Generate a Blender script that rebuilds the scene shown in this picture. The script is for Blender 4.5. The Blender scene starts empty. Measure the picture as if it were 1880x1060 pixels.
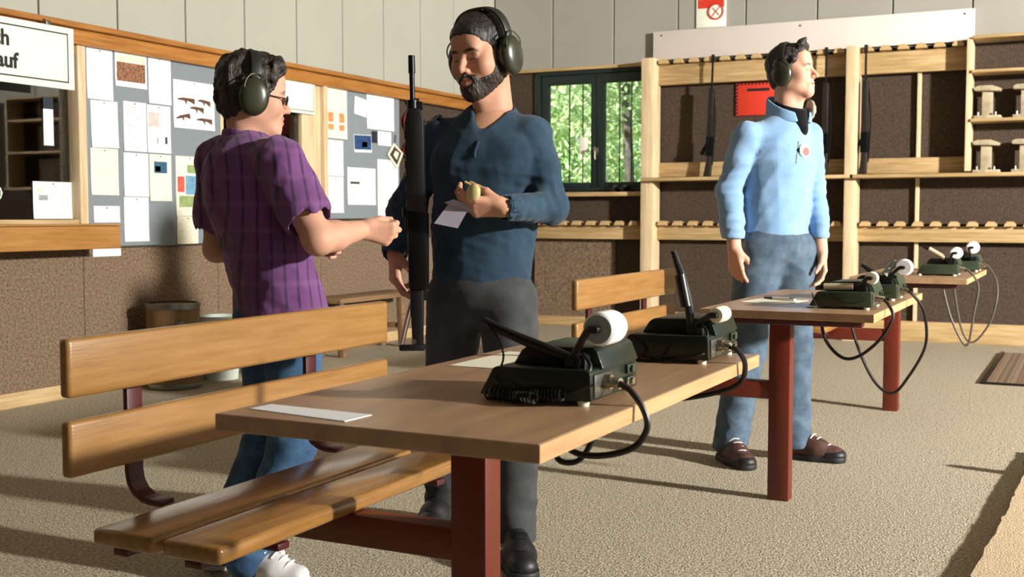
import bpy, bmesh, math, random
import numpy as np
from mathutils import Vector, Matrix
random.seed(7); RNG = np.random.default_rng(11)
S = bpy.context.scene
COL = S.collection

# ------------------------------------------------------------------ camera, light, exposure
cam = bpy.data.objects.new('camera', bpy.data.cameras.new('camera')); COL.objects.link(cam)
cam.location = (0, 0, 1.05)
cam.rotation_euler = (math.radians(90 - 3.56), 0, math.radians(26.53))
cam.data.sensor_fit = 'HORIZONTAL'; cam.data.sensor_width = 36
cam.data.lens = 36 * 2138 / 1880
cam.data.clip_start = .05
cam.data.dof.use_dof = True; cam.data.dof.focus_distance = 3.0; cam.data.dof.aperture_fstop = 8.0
S.camera = cam
S.view_settings.view_transform = 'Standard'; S.view_settings.look = 'None'
S.view_settings.gamma = 1.0; S.view_settings.use_curve_mapping = False
S.view_settings.exposure = 0.0

world = bpy.data.worlds.new('sky'); S.world = world; world.use_nodes = True
wb = world.node_tree.nodes['Background']
wb.inputs[0].default_value = (.86, .95, 1.0, 1); wb.inputs[1].default_value = .40

# low key lamp of the shooting hall, far to the right of the tables
kl = bpy.data.lights.new('key_lamp', 'AREA'); kl.shape = 'DISK'; kl.size = .42
kl.energy = 1950; kl.color = (1.0, .96, .89); kl.spread = math.radians(150)
key = bpy.data.objects.new('key_lamp', kl); COL.objects.link(key)
key.location = (7.1, 3.65, 3.2)
key.rotation_euler = (Vector((-.6, 9.5, 1.0)) - Vector(key.location)).to_track_quat('-Z', 'Y').to_euler()

# the sun stands high behind the building: it lights the garden seen through the window
sl = bpy.data.lights.new('sun', 'SUN'); sl.energy = 17.0; sl.angle = math.radians(.6); sl.color = (1.0, .96, .88)
sun = bpy.data.objects.new('sun', sl); COL.objects.link(sun)
sun.rotation_euler = Vector((.15, .55, -.82)).to_track_quat('-Z', 'Y').to_euler()

# ------------------------------------------------------------------ materials
def _nt(name):
    m = bpy.data.materials.new(name); m.use_nodes = True
    nt = m.node_tree; b = nt.nodes['Principled BSDF']
    return m, nt, b
def rgb(h):
    if isinstance(h, str):
        h = h.lstrip('#'); c = [int(h[i:i+2], 16) / 255 for i in (0, 2, 4)]
        return tuple(v / 12.92 if v <= .04045 else ((v + .055) / 1.055) ** 2.4 for v in c) + (1,)
    return tuple(h) + (1,)
def mat(name, col, rough=.5, metal=0, noise=None, var=.0, bump=0, bscale=60, spec=.5, stretch=None, col2=None, det=4, sheen=0, coat=0):
    """plain procedural material: base colour varied by a noise, optional bump"""
    m, nt, b = _nt(name)
    b.inputs['Roughness'].default_value = rough; b.inputs['Metallic'].default_value = metal
    b.inputs['Specular IOR Level'].default_value = spec
    if sheen: b.inputs['Sheen Weight'].default_value = sheen
    if coat: b.inputs['Coat Weight'].default_value = coat; b.inputs['Coat Roughness'].default_value = .15
    c = rgb(col)
    tc = nt.nodes.new('ShaderNodeTexCoord'); mp = nt.nodes.new('ShaderNodeMapping')
    nt.links.new(tc.outputs['Object'], mp.inputs[0])
    if stretch: mp.inputs['Scale'].default_value = stretch
    if noise:
        n = nt.nodes.new('ShaderNodeTexNoise'); n.inputs['Scale'].default_value = noise; n.inputs['Detail'].default_value = det
        n.inputs['Roughness'].default_value = .6
        nt.links.new(mp.outputs[0], n.inputs[0])
        r = nt.nodes.new('ShaderNodeValToRGB')
        r.color_ramp.elements[0].position = .32; r.color_ramp.elements[1].position = .68
        if col2: a, d = c, rgb(col2)
        else: a = tuple(v * (1 - var) for v in c[:3]) + (1,); d = tuple(min(1, v * (1 + var)) for v in c[:3]) + (1,)
        r.color_ramp.elements[0].color = a; r.color_ramp.elements[1].color = d
        nt.links.new(n.outputs[0], r.inputs[0]); nt.links.new(r.outputs[0], b.inputs['Base Color'])
    else: b.inputs['Base Color'].default_value = c
    if bump:
        n2 = nt.nodes.new('ShaderNodeTexNoise'); n2.inputs['Scale'].default_value = bscale; n2.inputs['Detail'].default_value = 3
        nt.links.new(mp.outputs[0], n2.inputs[0])
        bp = nt.nodes.new('ShaderNodeBump'); bp.inputs['Strength'].default_value = bump; bp.inputs['Distance'].default_value = .01
        nt.links.new(n2.outputs[0], bp.inputs['Height']); nt.links.new(bp.outputs[0], b.inputs['Normal'])
    return m
def wood(name, c1, c2, axis, scale=9, rough=.38, coat=0, strong=14):
    st = [strong, strong, strong]; st[axis] = 1.0
    return mat(name, c1, rough, noise=scale * .35, stretch=tuple(st), col2=c2, bump=.06, bscale=scale, coat=coat, det=6)

M = {}
M['carpet'] = mat('floor_carpet', '#857a67', .97, noise=85, col2='#cfc4ae', bump=1.0, bscale=140, spec=.1, det=3)
M['matcarpet'] = mat('mat_carpet', '#b7a184', .95, noise=120, col2='#d8c4a4', bump=.8, bscale=200, spec=.1)
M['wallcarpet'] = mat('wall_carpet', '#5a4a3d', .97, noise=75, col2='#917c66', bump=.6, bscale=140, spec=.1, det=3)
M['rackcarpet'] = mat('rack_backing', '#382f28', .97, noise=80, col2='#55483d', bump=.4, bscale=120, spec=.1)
M['panel'] = mat('wall_panel_paint', '#a4a498', .6, noise=1.5, var=.03)
M['panel_back'] = mat('wall_panel_paint_back', '#96938b', .6, noise=1.5, var=.03)
M['gap'] = mat('panel_gap', '#5a554a', .9)
M['white'] = mat('white_board_paint', '#cdc5be', .55, noise=2, var=.03)
M['ceil'] = mat('ceiling_paint', '#b3ab9b', .9, noise=1, var=.04)
M['trimwood'] = wood('trim_wood', '#8d5a25', '#b47b3b', 1, rough=.45)
M['counter'] = wood('counter_wood', '#946530', '#b08048', 1, rough=.4)
M['bench'] = wood('bench_wood', '#876031', '#9c7340', 1, scale=14, rough=.33, coat=.3)
M['bench_seat'] = wood('bench_seat_wood', '#80592c', '#9c7038', 1, scale=14, rough=.26, coat=.4)
M['table'] = wood('table_laminate', '#95755a', '#ae8d6b', 1, rough=.36, strong=6)
M['tableedge'] = wood('table_edge', '#b38a5d', '#caa375', 1, rough=.5)
M['pine_x'] = wood('pine_along', '#9c7f52', '#c2a678', 0, rough=.6)
M['pine_z'] = wood('pine_upright', '#bfa67e', '#dcc8a6', 2, rough=.6)
M['pine_y'] = wood('pine_board', '#a98d63', '#cbb083', 1, rough=.6)
M['redsteel'] = mat('red_brown_steel', '#612110', .42, noise=6, var=.12)
M['darkred'] = mat('dark_red_steel', '#47171a', .4)
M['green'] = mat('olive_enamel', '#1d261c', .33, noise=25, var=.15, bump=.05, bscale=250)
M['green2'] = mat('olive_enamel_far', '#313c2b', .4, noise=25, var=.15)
M['black'] = mat('black_rubber', '#0b0b0c', .38)
M['blackmatte'] = mat('black_matte', '#0d0d0e', .7)
M['cable'] = mat('cable_rubber', '#17120f', .4)
M['greycable'] = mat('grey_cable', '#4d4740', .5)
M['chrome'] = mat('chrome', '#b9b6a8', .22, metal=1)
M['roll'] = mat('roll_white', '#eceef0', .6, noise=30, var=.02)
M['rollcream'] = mat('roll_cream', '#e6e0c6', .6)
M['cork'] = mat('pale_grip', '#b5a88a', .6, noise=40, var=.1)
M['grey'] = mat('grey_plastic', '#8a928e', .5)
M['board'] = mat('notice_felt', '#7c858a', .9, noise=60, var=.06)
M['darkgreen'] = mat('window_paint', '#11201e', .4)
M['darkbar'] = mat('window_bar', '#20302c', .5)
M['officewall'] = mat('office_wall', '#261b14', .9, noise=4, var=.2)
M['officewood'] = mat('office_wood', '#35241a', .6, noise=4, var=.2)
M['red'] = mat('red_print', '#c8321f', .6)
M['redcloth'] = mat('red_cloth', '#8e1f25', .8, noise=20, var=.2)
M['ink'] = mat('black_print', '#131313', .6)
M['signwhite'] = mat('sign_white', '#e9ecdc', .45)
M['cardboard'] = mat('drum_board', '#7d623e', .75, noise=15, var=.15)
M['steel'] = mat('dull_steel', '#7d7c74', .35, metal=.9)
M['bucket'] = mat('pale_plastic', '#cdd6cb', .5)
M['oldwood'] = wood('old_bench_wood', '#6b5238', '#8c6f4e', 1, rough=.6)
M['gun'] = mat('gun_black', '#060607', .42, noise=30, var=.3)
M['gunmetal'] = mat('gun_metal', '#0e0f10', .36, metal=.6)
M['gunwood'] = mat('gun_stock', '#1d1612', .45, noise=15, var=.3)
M['blueprint'] = mat('blue_print', '#23446f', .6, noise=30, var=.5)
M['grass'] = mat('outside_grass', '#4a6a2c', .9, noise=4, var=.4)
M['bark'] = mat('bark', '#5a554c', .9, noise=12, var=.35, bump=.6, bscale=20)
M['navy'] = mat('navy_print', '#1c2636', .6)

def glass(name, tint=(1, 1, 1), rough=.02):
    m = bpy.data.materials.new(name); m.use_nodes = True; nt = m.node_tree; nt.nodes.clear()
    o = nt.nodes.new('ShaderNodeOutputMaterial'); mx = nt.nodes.new('ShaderNodeMixShader')
    t = nt.nodes.new('ShaderNodeBsdfTransparent'); t.inputs[0].default_value = tint + (1,)
    g = nt.nodes.new('ShaderNodeBsdfGlossy'); g.inputs['Roughness'].default_value = rough
    f = nt.nodes.new('ShaderNodeFresnel'); f.inputs[0].default_value = 1.45
    nt.links.new(f.outputs[0], mx.inputs[0]); nt.links.new(t.outputs[0], mx.inputs[1]); nt.links.new(g.outputs[0], mx.inputs[2])
    nt.links.new(mx.outputs[0], o.inputs[0]); return m
M['pane'] = glass('window_glass', (.93, .97, .95))
M['pane_dark'] = glass('office_glass', (.75, .75, .72))
M['lens'] = glass('lens_glass', (.9, .92, .92))

def paper_mat(name, base, ink, lines=38, cols=3, dens=.5, rough=.6):
    """sheet of print: rows of short dashes, as flat ink on the paper (local y/z plane of the sheet)"""
    m, nt, b = _nt(name); b.inputs['Roughness'].default_value = rough
    N = nt.nodes.new; L = nt.links.new
    tc = N('ShaderNodeTexCoord'); sp = N('ShaderNodeSeparateXYZ'); L(tc.outputs['Generated'], sp.inputs[0])
    def mth(op, a, bb):
        n = N('ShaderNodeMath'); n.operation = op
        for i, v in enumerate((a, bb)):
            if v is None: continue
            if isinstance(v, (int, float)): n.inputs[i].default_value = v
            else: L(v, n.inputs[i])
        return n.outputs[0]
    z = mth('FRACT', mth('MULTIPLY', sp.outputs[2], lines), None)
    row = mth('GREATER_THAN', z, .55)
    cb = N('ShaderNodeCombineXYZ'); L(mth('MULTIPLY', sp.outputs[1], 9 * cols), cb.inputs[0])
    L(mth('FLOOR', mth('MULTIPLY', sp.outputs[2], lines), None), cb.inputs[1])
    n = N('ShaderNodeTexNoise'); n.inputs['Scale'].default_value = .83; n.inputs['Detail'].default_value = 1; L(cb.outputs[0], n.inputs[0])
    word = mth('GREATER_THAN', n.outputs[0], 1 - dens)
    ey = mth('LESS_THAN', mth('ABSOLUTE', mth('SUBTRACT', sp.outputs[1], .5), None), .42)
    ez = mth('LESS_THAN', mth('ABSOLUTE', mth('SUBTRACT', sp.outputs[2], .5), None), .44)
    f = mth('MULTIPLY', mth('MULTIPLY', row, word), mth('MULTIPLY', ey, ez))
    f = mth('MULTIPLY', f, .75)
    mx = N('ShaderNodeMix'); mx.data_type = 'RGBA'; L(f, mx.inputs[0]); mx.inputs[6].default_value = rgb(base); mx.inputs[7].default_value = rgb(ink)
    L(mx.outputs[2], b.inputs['Base Color']); return m
M['paper'] = paper_mat('printed_paper', '#e6ecea', '#8d96a0', 40, 3, .5)
M['paper_t'] = paper_mat('printed_table_paper', '#e6ecee', '#9aa3b0', 26, 5, .55)
M['paper_c'] = paper_mat('cream_paper', '#ece9d2', '#a09a8a', 34, 2, .42)
M['paper_p'] = paper_mat('pinkish_paper', '#eadfe4', '#b08f98', 30, 2, .45)
M['plainpaper'] = mat('plain_paper', '#eceff2', .6)
M['purplepaper'] = mat('score_card', '#c9c4d2', .6)

def leaf_mat():
    m, nt, b = _nt('leaves'); b.inputs['Roughness'].default_value = .6
    n = nt.nodes.new('ShaderNodeTexNoise'); n.inputs['Scale'].default_value = 1.6
    tc = nt.nodes.new('ShaderNodeTexCoord'); nt.links.new(tc.outputs['Object'], n.inputs[0])
    r = nt.nodes.new('ShaderNodeValToRGB'); r.color_ramp.elements[0].color = rgb('#8fb572'); r.color_ramp.elements[1].color = rgb('#e4f0c4')
    r.color_ramp.elements[0].position = .35; r.color_ramp.elements[1].position = .65
    nt.links.new(n.outputs[0], r.inputs[0]); nt.links.new(r.outputs[0], b.inputs['Base Color'])
    tr = nt.nodes.new('ShaderNodeBsdfTranslucent'); nt.links.new(r.outputs[0], tr.inputs[0])
    mx = nt.nodes.new('ShaderNodeMixShader'); mx.inputs[0].default_value = .45
    nt.links.new(b.outputs[0], mx.inputs[1]); nt.links.new(tr.outputs[0], mx.inputs[2])
    nt.links.new(mx.outputs[0], nt.nodes['Material Output'].inputs[0]); return m
M['leaf'] = leaf_mat()

# ------------------------------------------------------------------ mesh helpers
ORG = {}
def catmull(P, n=8):
    P = [Vector(p) for p in P]
    if len(P) < 3: return P
    Q = [P[0] * 2 - P[1]] + P + [P[-1] * 2 - P[-2]]
    out = []
    for i in range(1, len(Q) - 2):
        a, b, c, d = Q[i-1:i+3]
        for j in range(n):
            t = j / n
            out.append(.5 * ((2*b) + (c-a)*t + (2*a-5*b+4*c-d)*t*t + (3*b-a-3*c+d)*t**3))
    out.append(P[-1]); return out
class MB:
    def __init__(s): s.bm = bmesh.new()
    def _merge(s, t, mtx=None):
        if mtx is not None: bmesh.ops.transform(t, matrix=mtx, verts=t.verts)
        me = bpy.data.meshes.new('t'); t.to_mesh(me); t.free(); s.bm.from_mesh(me); bpy.data.meshes.remove(me); return s
    def box(s, a, b, bev=0, seg=2, mtx=None):
        t = bmesh.new(); bmesh.ops.create_cube(t, size=1)
        a, b = Vector(a), Vector(b)
        for v in t.verts: v.co = Vector(((a[i] + b[i]) / 2 + v.co[i] * abs(b[i] - a[i])) for i in range(3))
        if bev: bmesh.ops.bevel(t, geom=list(t.edges), offset=bev, segments=seg, affect='EDGES', profile=.5)
        return s._merge(t, mtx)
    def cyl(s, a, b, r0, r1=None, n=16, cap=True):
        a, b = Vector(a), Vector(b); r1 = r0 if r1 is None else r1
        t = bmesh.new(); bmesh.ops.create_cone(t, cap_ends=cap, segments=n, radius1=r0, radius2=r1, depth=(b-a).length)
        q = (b - a).to_track_quat('Z', 'Y').to_matrix().to_4x4()
        return s._merge(t, Matrix.Translation((a+b)/2) @ q)
    def tube(s, P, r, n=8, sm=8, closed=False, flat=None):
        pts = catmull(P, sm) if sm else [Vector(p) for p in P]
        m = len(pts); rs = r if hasattr(r, '__len__') else None
        rings = []; up = None
        for i, p in enumerate(pts):
            d = (pts[min(i+1, m-1)] - pts[max(i-1, 0)]).normalized()
            if up is None:
                up = Vector((0, 0, 1)) if abs(d.z) < .9 else Vector((0, 1, 0))
            x = d.cross(up); x = x.normalized() if x.length > 1e-6 else d.orthogonal().normalized()
            up = x.cross(d).normalized()
            rr = r if rs is None else np.interp(i / (m-1), np.linspace(0, 1, len(rs)), rs)
            f = flat or 1
            rings.append([s.bm.verts.new(p + x * math.cos(a) * rr + up * math.sin(a) * rr * f) for a in [2*math.pi*j/n for j in range(n)]])
        for i in range(m-1):
            for j in range(n): s.bm.faces.new((rings[i][j], rings[i][(j+1) % n], rings[i+1][(j+1) % n], rings[i+1][j]))
        s.bm.faces.new(rings[0][::-1]); s.bm.faces.new(rings[-1]); return s
    def prism(s, prof, axis, lo, hi, bev=0):
        """prof: 2D polygon in the two other axes (cyclic order x,y,z without axis), extruded lo..hi"""
        t = bmesh.new(); o = [i for i in range(3) if i != axis]
        def mk(p, v):
            c = [0, 0, 0]; c[o[0]], c[o[1]], c[axis] = p[0], p[1], v; return t.verts.new(c)
        A = [mk(p, lo) for p in prof]; B = [mk(p, hi) for p in prof]; k = len(prof)
        t.faces.new(A); t.faces.new(B)
        for i in range(k): t.faces.new((A[i], A[(i+1) % k], B[(i+1) % k], B[i]))
        bmesh.ops.recalc_face_normals(t, faces=t.faces)
        if bev: bmesh.ops.bevel(t, geom=list(t.edges), offset=bev, segments=2, affect='EDGES', profile=.5)
        return s._merge(t)
    def lathe(s, prof, c=(0, 0, 0), n=24, mtx=None):
        t = bmesh.new(); R = []
        for r, z in prof:
            R.append([t.verts.new((r*math.cos(2*math.pi*j/n), r*math.sin(2*math.pi*j/n), z)) for j in range(n)] if r > 1e-6 else [t.verts.new((0, 0, z))])
        for a, b in zip(R[:-1], R[1:]):
            for j in range(n):
                if len(a) == 1 and len(b) == 1: continue
                if len(a) == 1: t.faces.new((a[0], b[(j+1) % n], b[j]))
                elif len(b) == 1: t.faces.new((a[j], a[(j+1) % n], b[0]))
                else: t.faces.new((a[j], a[(j+1) % n], b[(j+1) % n], b[j]))
        bmesh.ops.recalc_face_normals(t, faces=t.faces)
        return s._merge(t, mtx if mtx is not None else Matrix.Translation(c))
    def ico(s, c, r, sub=2, sc=(1, 1, 1)):
        t = bmesh.new(); bmesh.ops.create_icosphere(t, subdivisions=sub, radius=r)
        return s._merge(t, Matrix.Translation(c) @ Matrix.Diagonal((*sc, 1)))
    def quad(s, *v):
        s.bm.faces.new([s.bm.verts.new(p) for p in v]); return s
    def xf(s, mtx): bmesh.ops.transform(s.bm, matrix=mtx, verts=s.bm.verts); return s
    def build(s, name, m, parent=None, smooth=35):
        o0 = ORG.get(parent.name, Vector((0, 0, 0))) if parent else Vector((0, 0, 0))
        if o0.length: bmesh.ops.translate(s.bm, vec=-o0, verts=s.bm.verts)
        me = bpy.data.meshes.new(name); s.bm.to_mesh(me); s.bm.free()
        return link(name, me, m, parent, smooth)
def link(name, me, m, parent=None, smooth=35):
    if smooth:
        me.polygons.foreach_set('use_smooth', [True] * len(me.polygons))
        if smooth < 180: me.set_sharp_from_angle(angle=math.radians(smooth))
    me.materials.append(M[m] if isinstance(m, str) else m)
    o = bpy.data.objects.new(name, me); COL.objects.link(o)
    if parent:
        o.parent = parent; ORG[o.name] = ORG.get(parent.name, Vector((0, 0, 0)))
    return o
def share(src, parent=None, loc=(0, 0, 0), rot=None, name=None):
    o = src.copy(); COL.objects.link(o)
    if name: o.name = name
    o.parent = parent; o.location = loc
    if rot: o.rotation_euler = rot
    return o
def tag(o, label=None, cat=None, group=None, kind=None):
    for k, v in (('label', label), ('category', cat), ('group', group), ('kind', kind)):
        if v: o[k] = v
    return o
def thing(name, loc, label, cat, group=None, rz=0):
    o = bpy.data.objects.new(name, None); COL.objects.link(o); o.location = loc; o.rotation_euler = (0, 0, rz)
    o.empty_display_size = .05
    ORG[o.name] = Vector(loc) if rz == 0 else Vector((0, 0, 0))
    return tag(o, label, cat, group)
def own_origin(o, p=None):
    """move the origin of a one-mesh thing to its base"""
    me = o.data; n = len(me.vertices); a = np.empty(n * 3, np.float32); me.vertices.foreach_get('co', a); a = a.reshape(-1, 3)
    c = (a.min(0) + a.max(0)) / 2; c[2] = a[:, 2].min()
    if p is not None: c = np.array(p, np.float32)
    me.vertices.foreach_set('co', (a - c).ravel()); o.location = c; me.update(); return o
def solo(mb, name, m, label, cat, group=None, smooth=35):
    return tag(own_origin(mb.build(name, m, None, smooth)), label, cat, group)
def struct(mb, name, m, parent=None, smooth=35):
    o = mb.build(name, m, parent, smooth)
    if parent is None: o['kind'] = 'structure'
    return o

# ------------------------------------------------------------------ the room
XL, YB, HC = -5.28, 10.22, 3.7
struct(MB().box((-5.5, -4, -.2), (4.2, 10.5, 0)), 'floor', 'carpet')
struct(MB().box((-5.5, -4, HC), (2.6, 10.5, HC + .2)), 'ceiling', 'ceil')
# left wall with the two office hatches
w = MB()
w.box((-5.5, -4, 0), (-5.30, 10.5, 1.0)); w.box((-5.5, -4, 2.05), (-5.30, 10.5, HC))
for y0, y1 in ((-4, 3.2), (4.97, 6.17), (7.07, 10.5)): w.box((-5.5, y0, 1.0), (-5.30, y1, 2.05))
wl = struct(w, 'wall_left', 'wallcarpet')
sy = [4.69 + .587 * k for k in range(-9, 11)]
for y0, y1 in zip(sy[:-1], sy[1:]):
    MB().box((-5.30, y0 + .006, 2.13), (XL, min(y1, 10.2) - .006, HC), .003, 1).build('panel', 'panel', wl)
for y0, y1 in zip([4.97 + 1.17 * k for k in range(-5, 5)], [4.97 + 1.17 * k for k in range(-4, 6)]):
    MB().box((-5.30, y0 + .002, .0), (XL, min(y1, 10.2) - .002, .86), .003, 1).build('carpet_panel', 'wallcarpet', wl)
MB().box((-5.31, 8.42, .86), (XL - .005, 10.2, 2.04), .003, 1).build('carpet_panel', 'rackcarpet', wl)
struct(MB().box((XL, -4, 2.03), (-5.22, 10.2, 2.115), .006).box((XL, -4, 2.117), (-5.185, 10.2, 2.15), .008), 'trim_1', 'trimwood')
struct(MB().box((XL, -4, 0), (-5.255, 10.2, .085), .006), 'baseboard_left', 'pine_y')
# dark office behind the hatches
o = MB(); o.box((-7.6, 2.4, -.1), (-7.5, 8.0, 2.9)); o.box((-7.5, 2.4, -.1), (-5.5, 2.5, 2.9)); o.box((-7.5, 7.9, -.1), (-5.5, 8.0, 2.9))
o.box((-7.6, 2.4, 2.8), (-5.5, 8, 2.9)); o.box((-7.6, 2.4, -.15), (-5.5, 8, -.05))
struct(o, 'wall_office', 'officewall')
sh = thing('office_shelf', (-7.3, 4.9, 0), 'dim brown shelf in the office seen through the dark hatch glass', 'shelf')
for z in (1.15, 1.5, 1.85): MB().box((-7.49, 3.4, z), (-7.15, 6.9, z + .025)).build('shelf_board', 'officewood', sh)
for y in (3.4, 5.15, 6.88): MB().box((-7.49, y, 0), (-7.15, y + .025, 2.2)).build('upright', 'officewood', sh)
for i, (y, z, h) in enumerate(((4.35, 1.175, .26), (4.62, 1.525, .28), (5.6, 1.175, .2))):
    solo(MB().box((-7.4, y, z), (-7.18, y + .07 + .03 * i, z + h), .004), 'ring_binder', 'navy' if i != 1 else 'grey',
         ('dark binder on the lower dim office shelf, left one', 'grey binder on the middle dim office shelf', 'dark low binder box on the lower dim office shelf, right one')[i], 'binder')
# hatch 1 (the ticket window at the left edge)
h1 = struct(MB().box((-5.33, 4.925, 1.0), (-5.245, 4.985, 2.04), .004), 'window_2', 'pine_z')
MB().box((-5.34, 3.2, 1.0), (-5.26, 4.93, 1.03), .004).build('sill', 'pine_y', h1)
MB().box((-5.34, 3.2, 1.98), (-5.26, 4.93, 2.04), .004).build('head_rail', 'trimwood', h1)
MB().box((-5.325, 3.2, 1.02), (-5.319, 4.93, 2.0)).build('pane', 'pane_dark', h1)
c = thing('counter_ledge', (-5.15, 3.8, .86), 'thick orange wooden counter ledge below the ticket hatch', 'counter')
MB().box((XL, 2.6, .865), (-5.0, 4.985, .995), .006).build('fascia', 'counter', c)
MB().box((XL, 2.6, .996), (-4.985, 4.992, 1.006), .003).build('ledge_top', 'counter', c)
# hatch 2 between the notice boards
h2 = struct(MB().box((-5.34, 6.17, 1.0), (-5.27, 6.205, 2.04), .004).box((-5.34, 7.3, .95), (-5.23, 7.345, 2.05), .004), 'window_3', 'pine_z')
MB().box((-5.34, 6.2, 1.0), (-5.26, 7.1, 1.03), .004).build('sill', 'pine_y', h2)
MB().box((-5.325, 6.2, 1.02), (-5.319, 7.08, 2.04)).build('pane', 'pane_dark', h2)
MB().box((-5.30, 7.065, .95), (-5.262, 7.298, 2.04), .004).build('jamb_board', 'pine_z', h2)

# back wall
w = MB()
w.box((-5.5, 10.24, 0), (-4.86, 10.5, HC)); w.box((-3.70, 10.24, 0), (3.2, 10.5, HC))
w.box((-4.86, 10.24, 0), (-3.70, 10.5, 1.28)); w.box((-4.86, 10.24, 2.45), (-3.70, 10.5, HC))
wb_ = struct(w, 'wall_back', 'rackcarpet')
sx = [-4.66 + .622 * k for k in range(-1, 13)]
for x0, x1 in zip(sx[:-1], sx[1:]):
    MB().box((max(x0, -5.28) + .006, YB - .02, 2.45), (x1 - .006, 10.24, HC), .003, 1).build('panel', 'panel_back', wb_)
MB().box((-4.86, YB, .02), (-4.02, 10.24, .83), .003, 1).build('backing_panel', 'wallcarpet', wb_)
struct(MB().box((-5.28, 10.18, 2.425), (-3.62, YB + .01, 2.455), .004), 'trim_2', 'pine_x')
struct(MB().box((-3.55, 10.19, 0), (3.2, 10.24, .17), .006), 'baseboard_back', 'pine_x')
struct(MB().box((-5.28, 10.2, 0), (-3.7, 10.24, .09), .006), 'baseboard_back_corner', 'pine_x')

# wall behind the camera; the right side of the hall is open to the range
struct(MB().box((-5.5, -4.2, 0), (2.6, -4.0, HC)), 'wall_near', 'wallcarpet')

# window to the garden
wi = MB()
wi.box((-4.86, 10.22, 1.28), (-4.80, 10.34, 2.45), .004); wi.box((-3.745, 10.22, 1.28), (-3.70, 10.238, 2.45), .004)
wi.box((-4.80, 10.222, 2.39), (-3.76, 10.34, 2.45), .004); wi.box((-4.80, 10.222, 1.28), (-3.76, 10.34, 1.32), .004)
win = struct(wi, 'window_1', 'darkgreen')
for a, b in ((-4.80, -4.226), (-4.224, -3.70)):
    f = MB()
    f.box((a, 10.24, 1.31), (a + .075, 10.31, 2.40), .006); f.box((b - .055, 10.24, 1.31), (b, 10.31, 2.40), .006)
    f.box((a + .07, 10.242, 2.30), (b - .05, 10.308, 2.399), .004); f.box((a + .07, 10.242, 1.311), (b - .05, 10.308, 1.37), .004)
    s_ = f.build('sash', 'darkgreen', win)
    MB().box((a + .06, 10.27, 1.36), (b - .045, 10.275, 2.31)).build('pane', 'pane', s_)
MB().box((-4.245, 10.21, 1.60), (-4.215, 10.24, 1.70), .006).tube([(-4.23, 10.215, 1.68), (-4.23, 10.18, 1.68), (-4.215, 10.175, 1.66), (-4.21, 10.175, 1.58)], .009, sm=4).build('handle', 'chrome', win)
for x in (-4.58, -4.44, -4.06, -3.94, -3.82):
    MB().box((x - .005, 10.42, 1.28), (x + .005, 10.43, 2.45)).build('bar', 'darkbar', win)
MB().box((-4.88, 10.10, 1.235), (-3.70, 10.24, 1.275), .005).build('sill', 'pine_x', win)
solo(MB().box((-4.405, 10.262, 1.64), (-4.315, 10.266, 1.80), .001), 'sticker', 'signwhite', 'white rectangular sticker on the left pane of the garden window', 'sticker')
t = thing('binoculars', (-3.95, 10.15, 1.275), 'small dark binoculars lying on the right of the window sill', 'binoculars')
for dx in (-.045, .045): MB().lathe([(0, -.07), (.03, -.07), (.032, -.02), (.022, .03), (.02, .07), (0, .07)], n=14, mtx=Matrix.Translation((-3.95 + dx, 10.15, 1.308)) @ Matrix.Rotation(math.pi / 2, 4, 'X')).build('barrel', 'black', t)
MB().box((-4.0, 10.13, 1.30), (-3.9, 10.16, 1.315), .004).build('bridge', 'black', t)

# outside: trees and ground seen through the window
struct(MB().box((-22, 10.5, -1.2), (6, 40, -1.0)), 'outside_ground', 'grass')
def tree(x, y, zc, rx, rz, n, label, trunk_r):
    t = thing('garden_tree', (x, y, -1.0), label, 'tree', 'trees outside the window')
    MB().tube([(x, y, -1), (x + .05, y, 1), (x - .03, y, 3), (x, y, zc + rz * .5)], [trunk_r, trunk_r * .85, trunk_r * .7, trunk_r * .4], n=10).build('trunk', 'bark', t)
    g = np.random.default_rng(int(abs(x * 31 + y * 7)))
    p = g.normal(size=(n, 3)); p /= np.linalg.norm(p, axis=1)[:, None]; p *= (g.random(n) ** .4)[:, None]
    p *= np.array([rx, rx * .7, rz]); p += np.array([x, y, zc])
    u = g.normal(size=(n, 3)); u /= np.linalg.norm(u, axis=1)[:, None]; v = np.cross(u, g.normal(size=(n, 3))); v /= np.linalg.norm(v, axis=1)[:, None]
    s = (.04 + .05 * g.random(n))[:, None]
    V = np.stack([p - u*s, p - v*s*.5, p + u*s, p + v*s*.5], 1).reshape(-1, 3) - np.array([x, y, -1.0])
    F = np.arange(n * 4).reshape(-1, 4)
    me = bpy.data.meshes.new('crown'); me.from_pydata(V.tolist(), [], F.tolist())
    c = link('crown', me, 'leaf', t, 0); c['kind'] = 'stuff'
tree(-5.58, 14.6, 3.9, 1.5, 1.7, 5000, 'tree with a grey trunk standing outside the right window sash', .085)
tree(-8.2, 17.5, 1.9, 2.6, 3.4, 16000, 'pale green bushy tree behind the left window sash', .15)
tree(-9.0, 22.4, 1.6, 3.2, 3.8, 16000, 'broad bright green tree farthest behind the window', .16)
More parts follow.
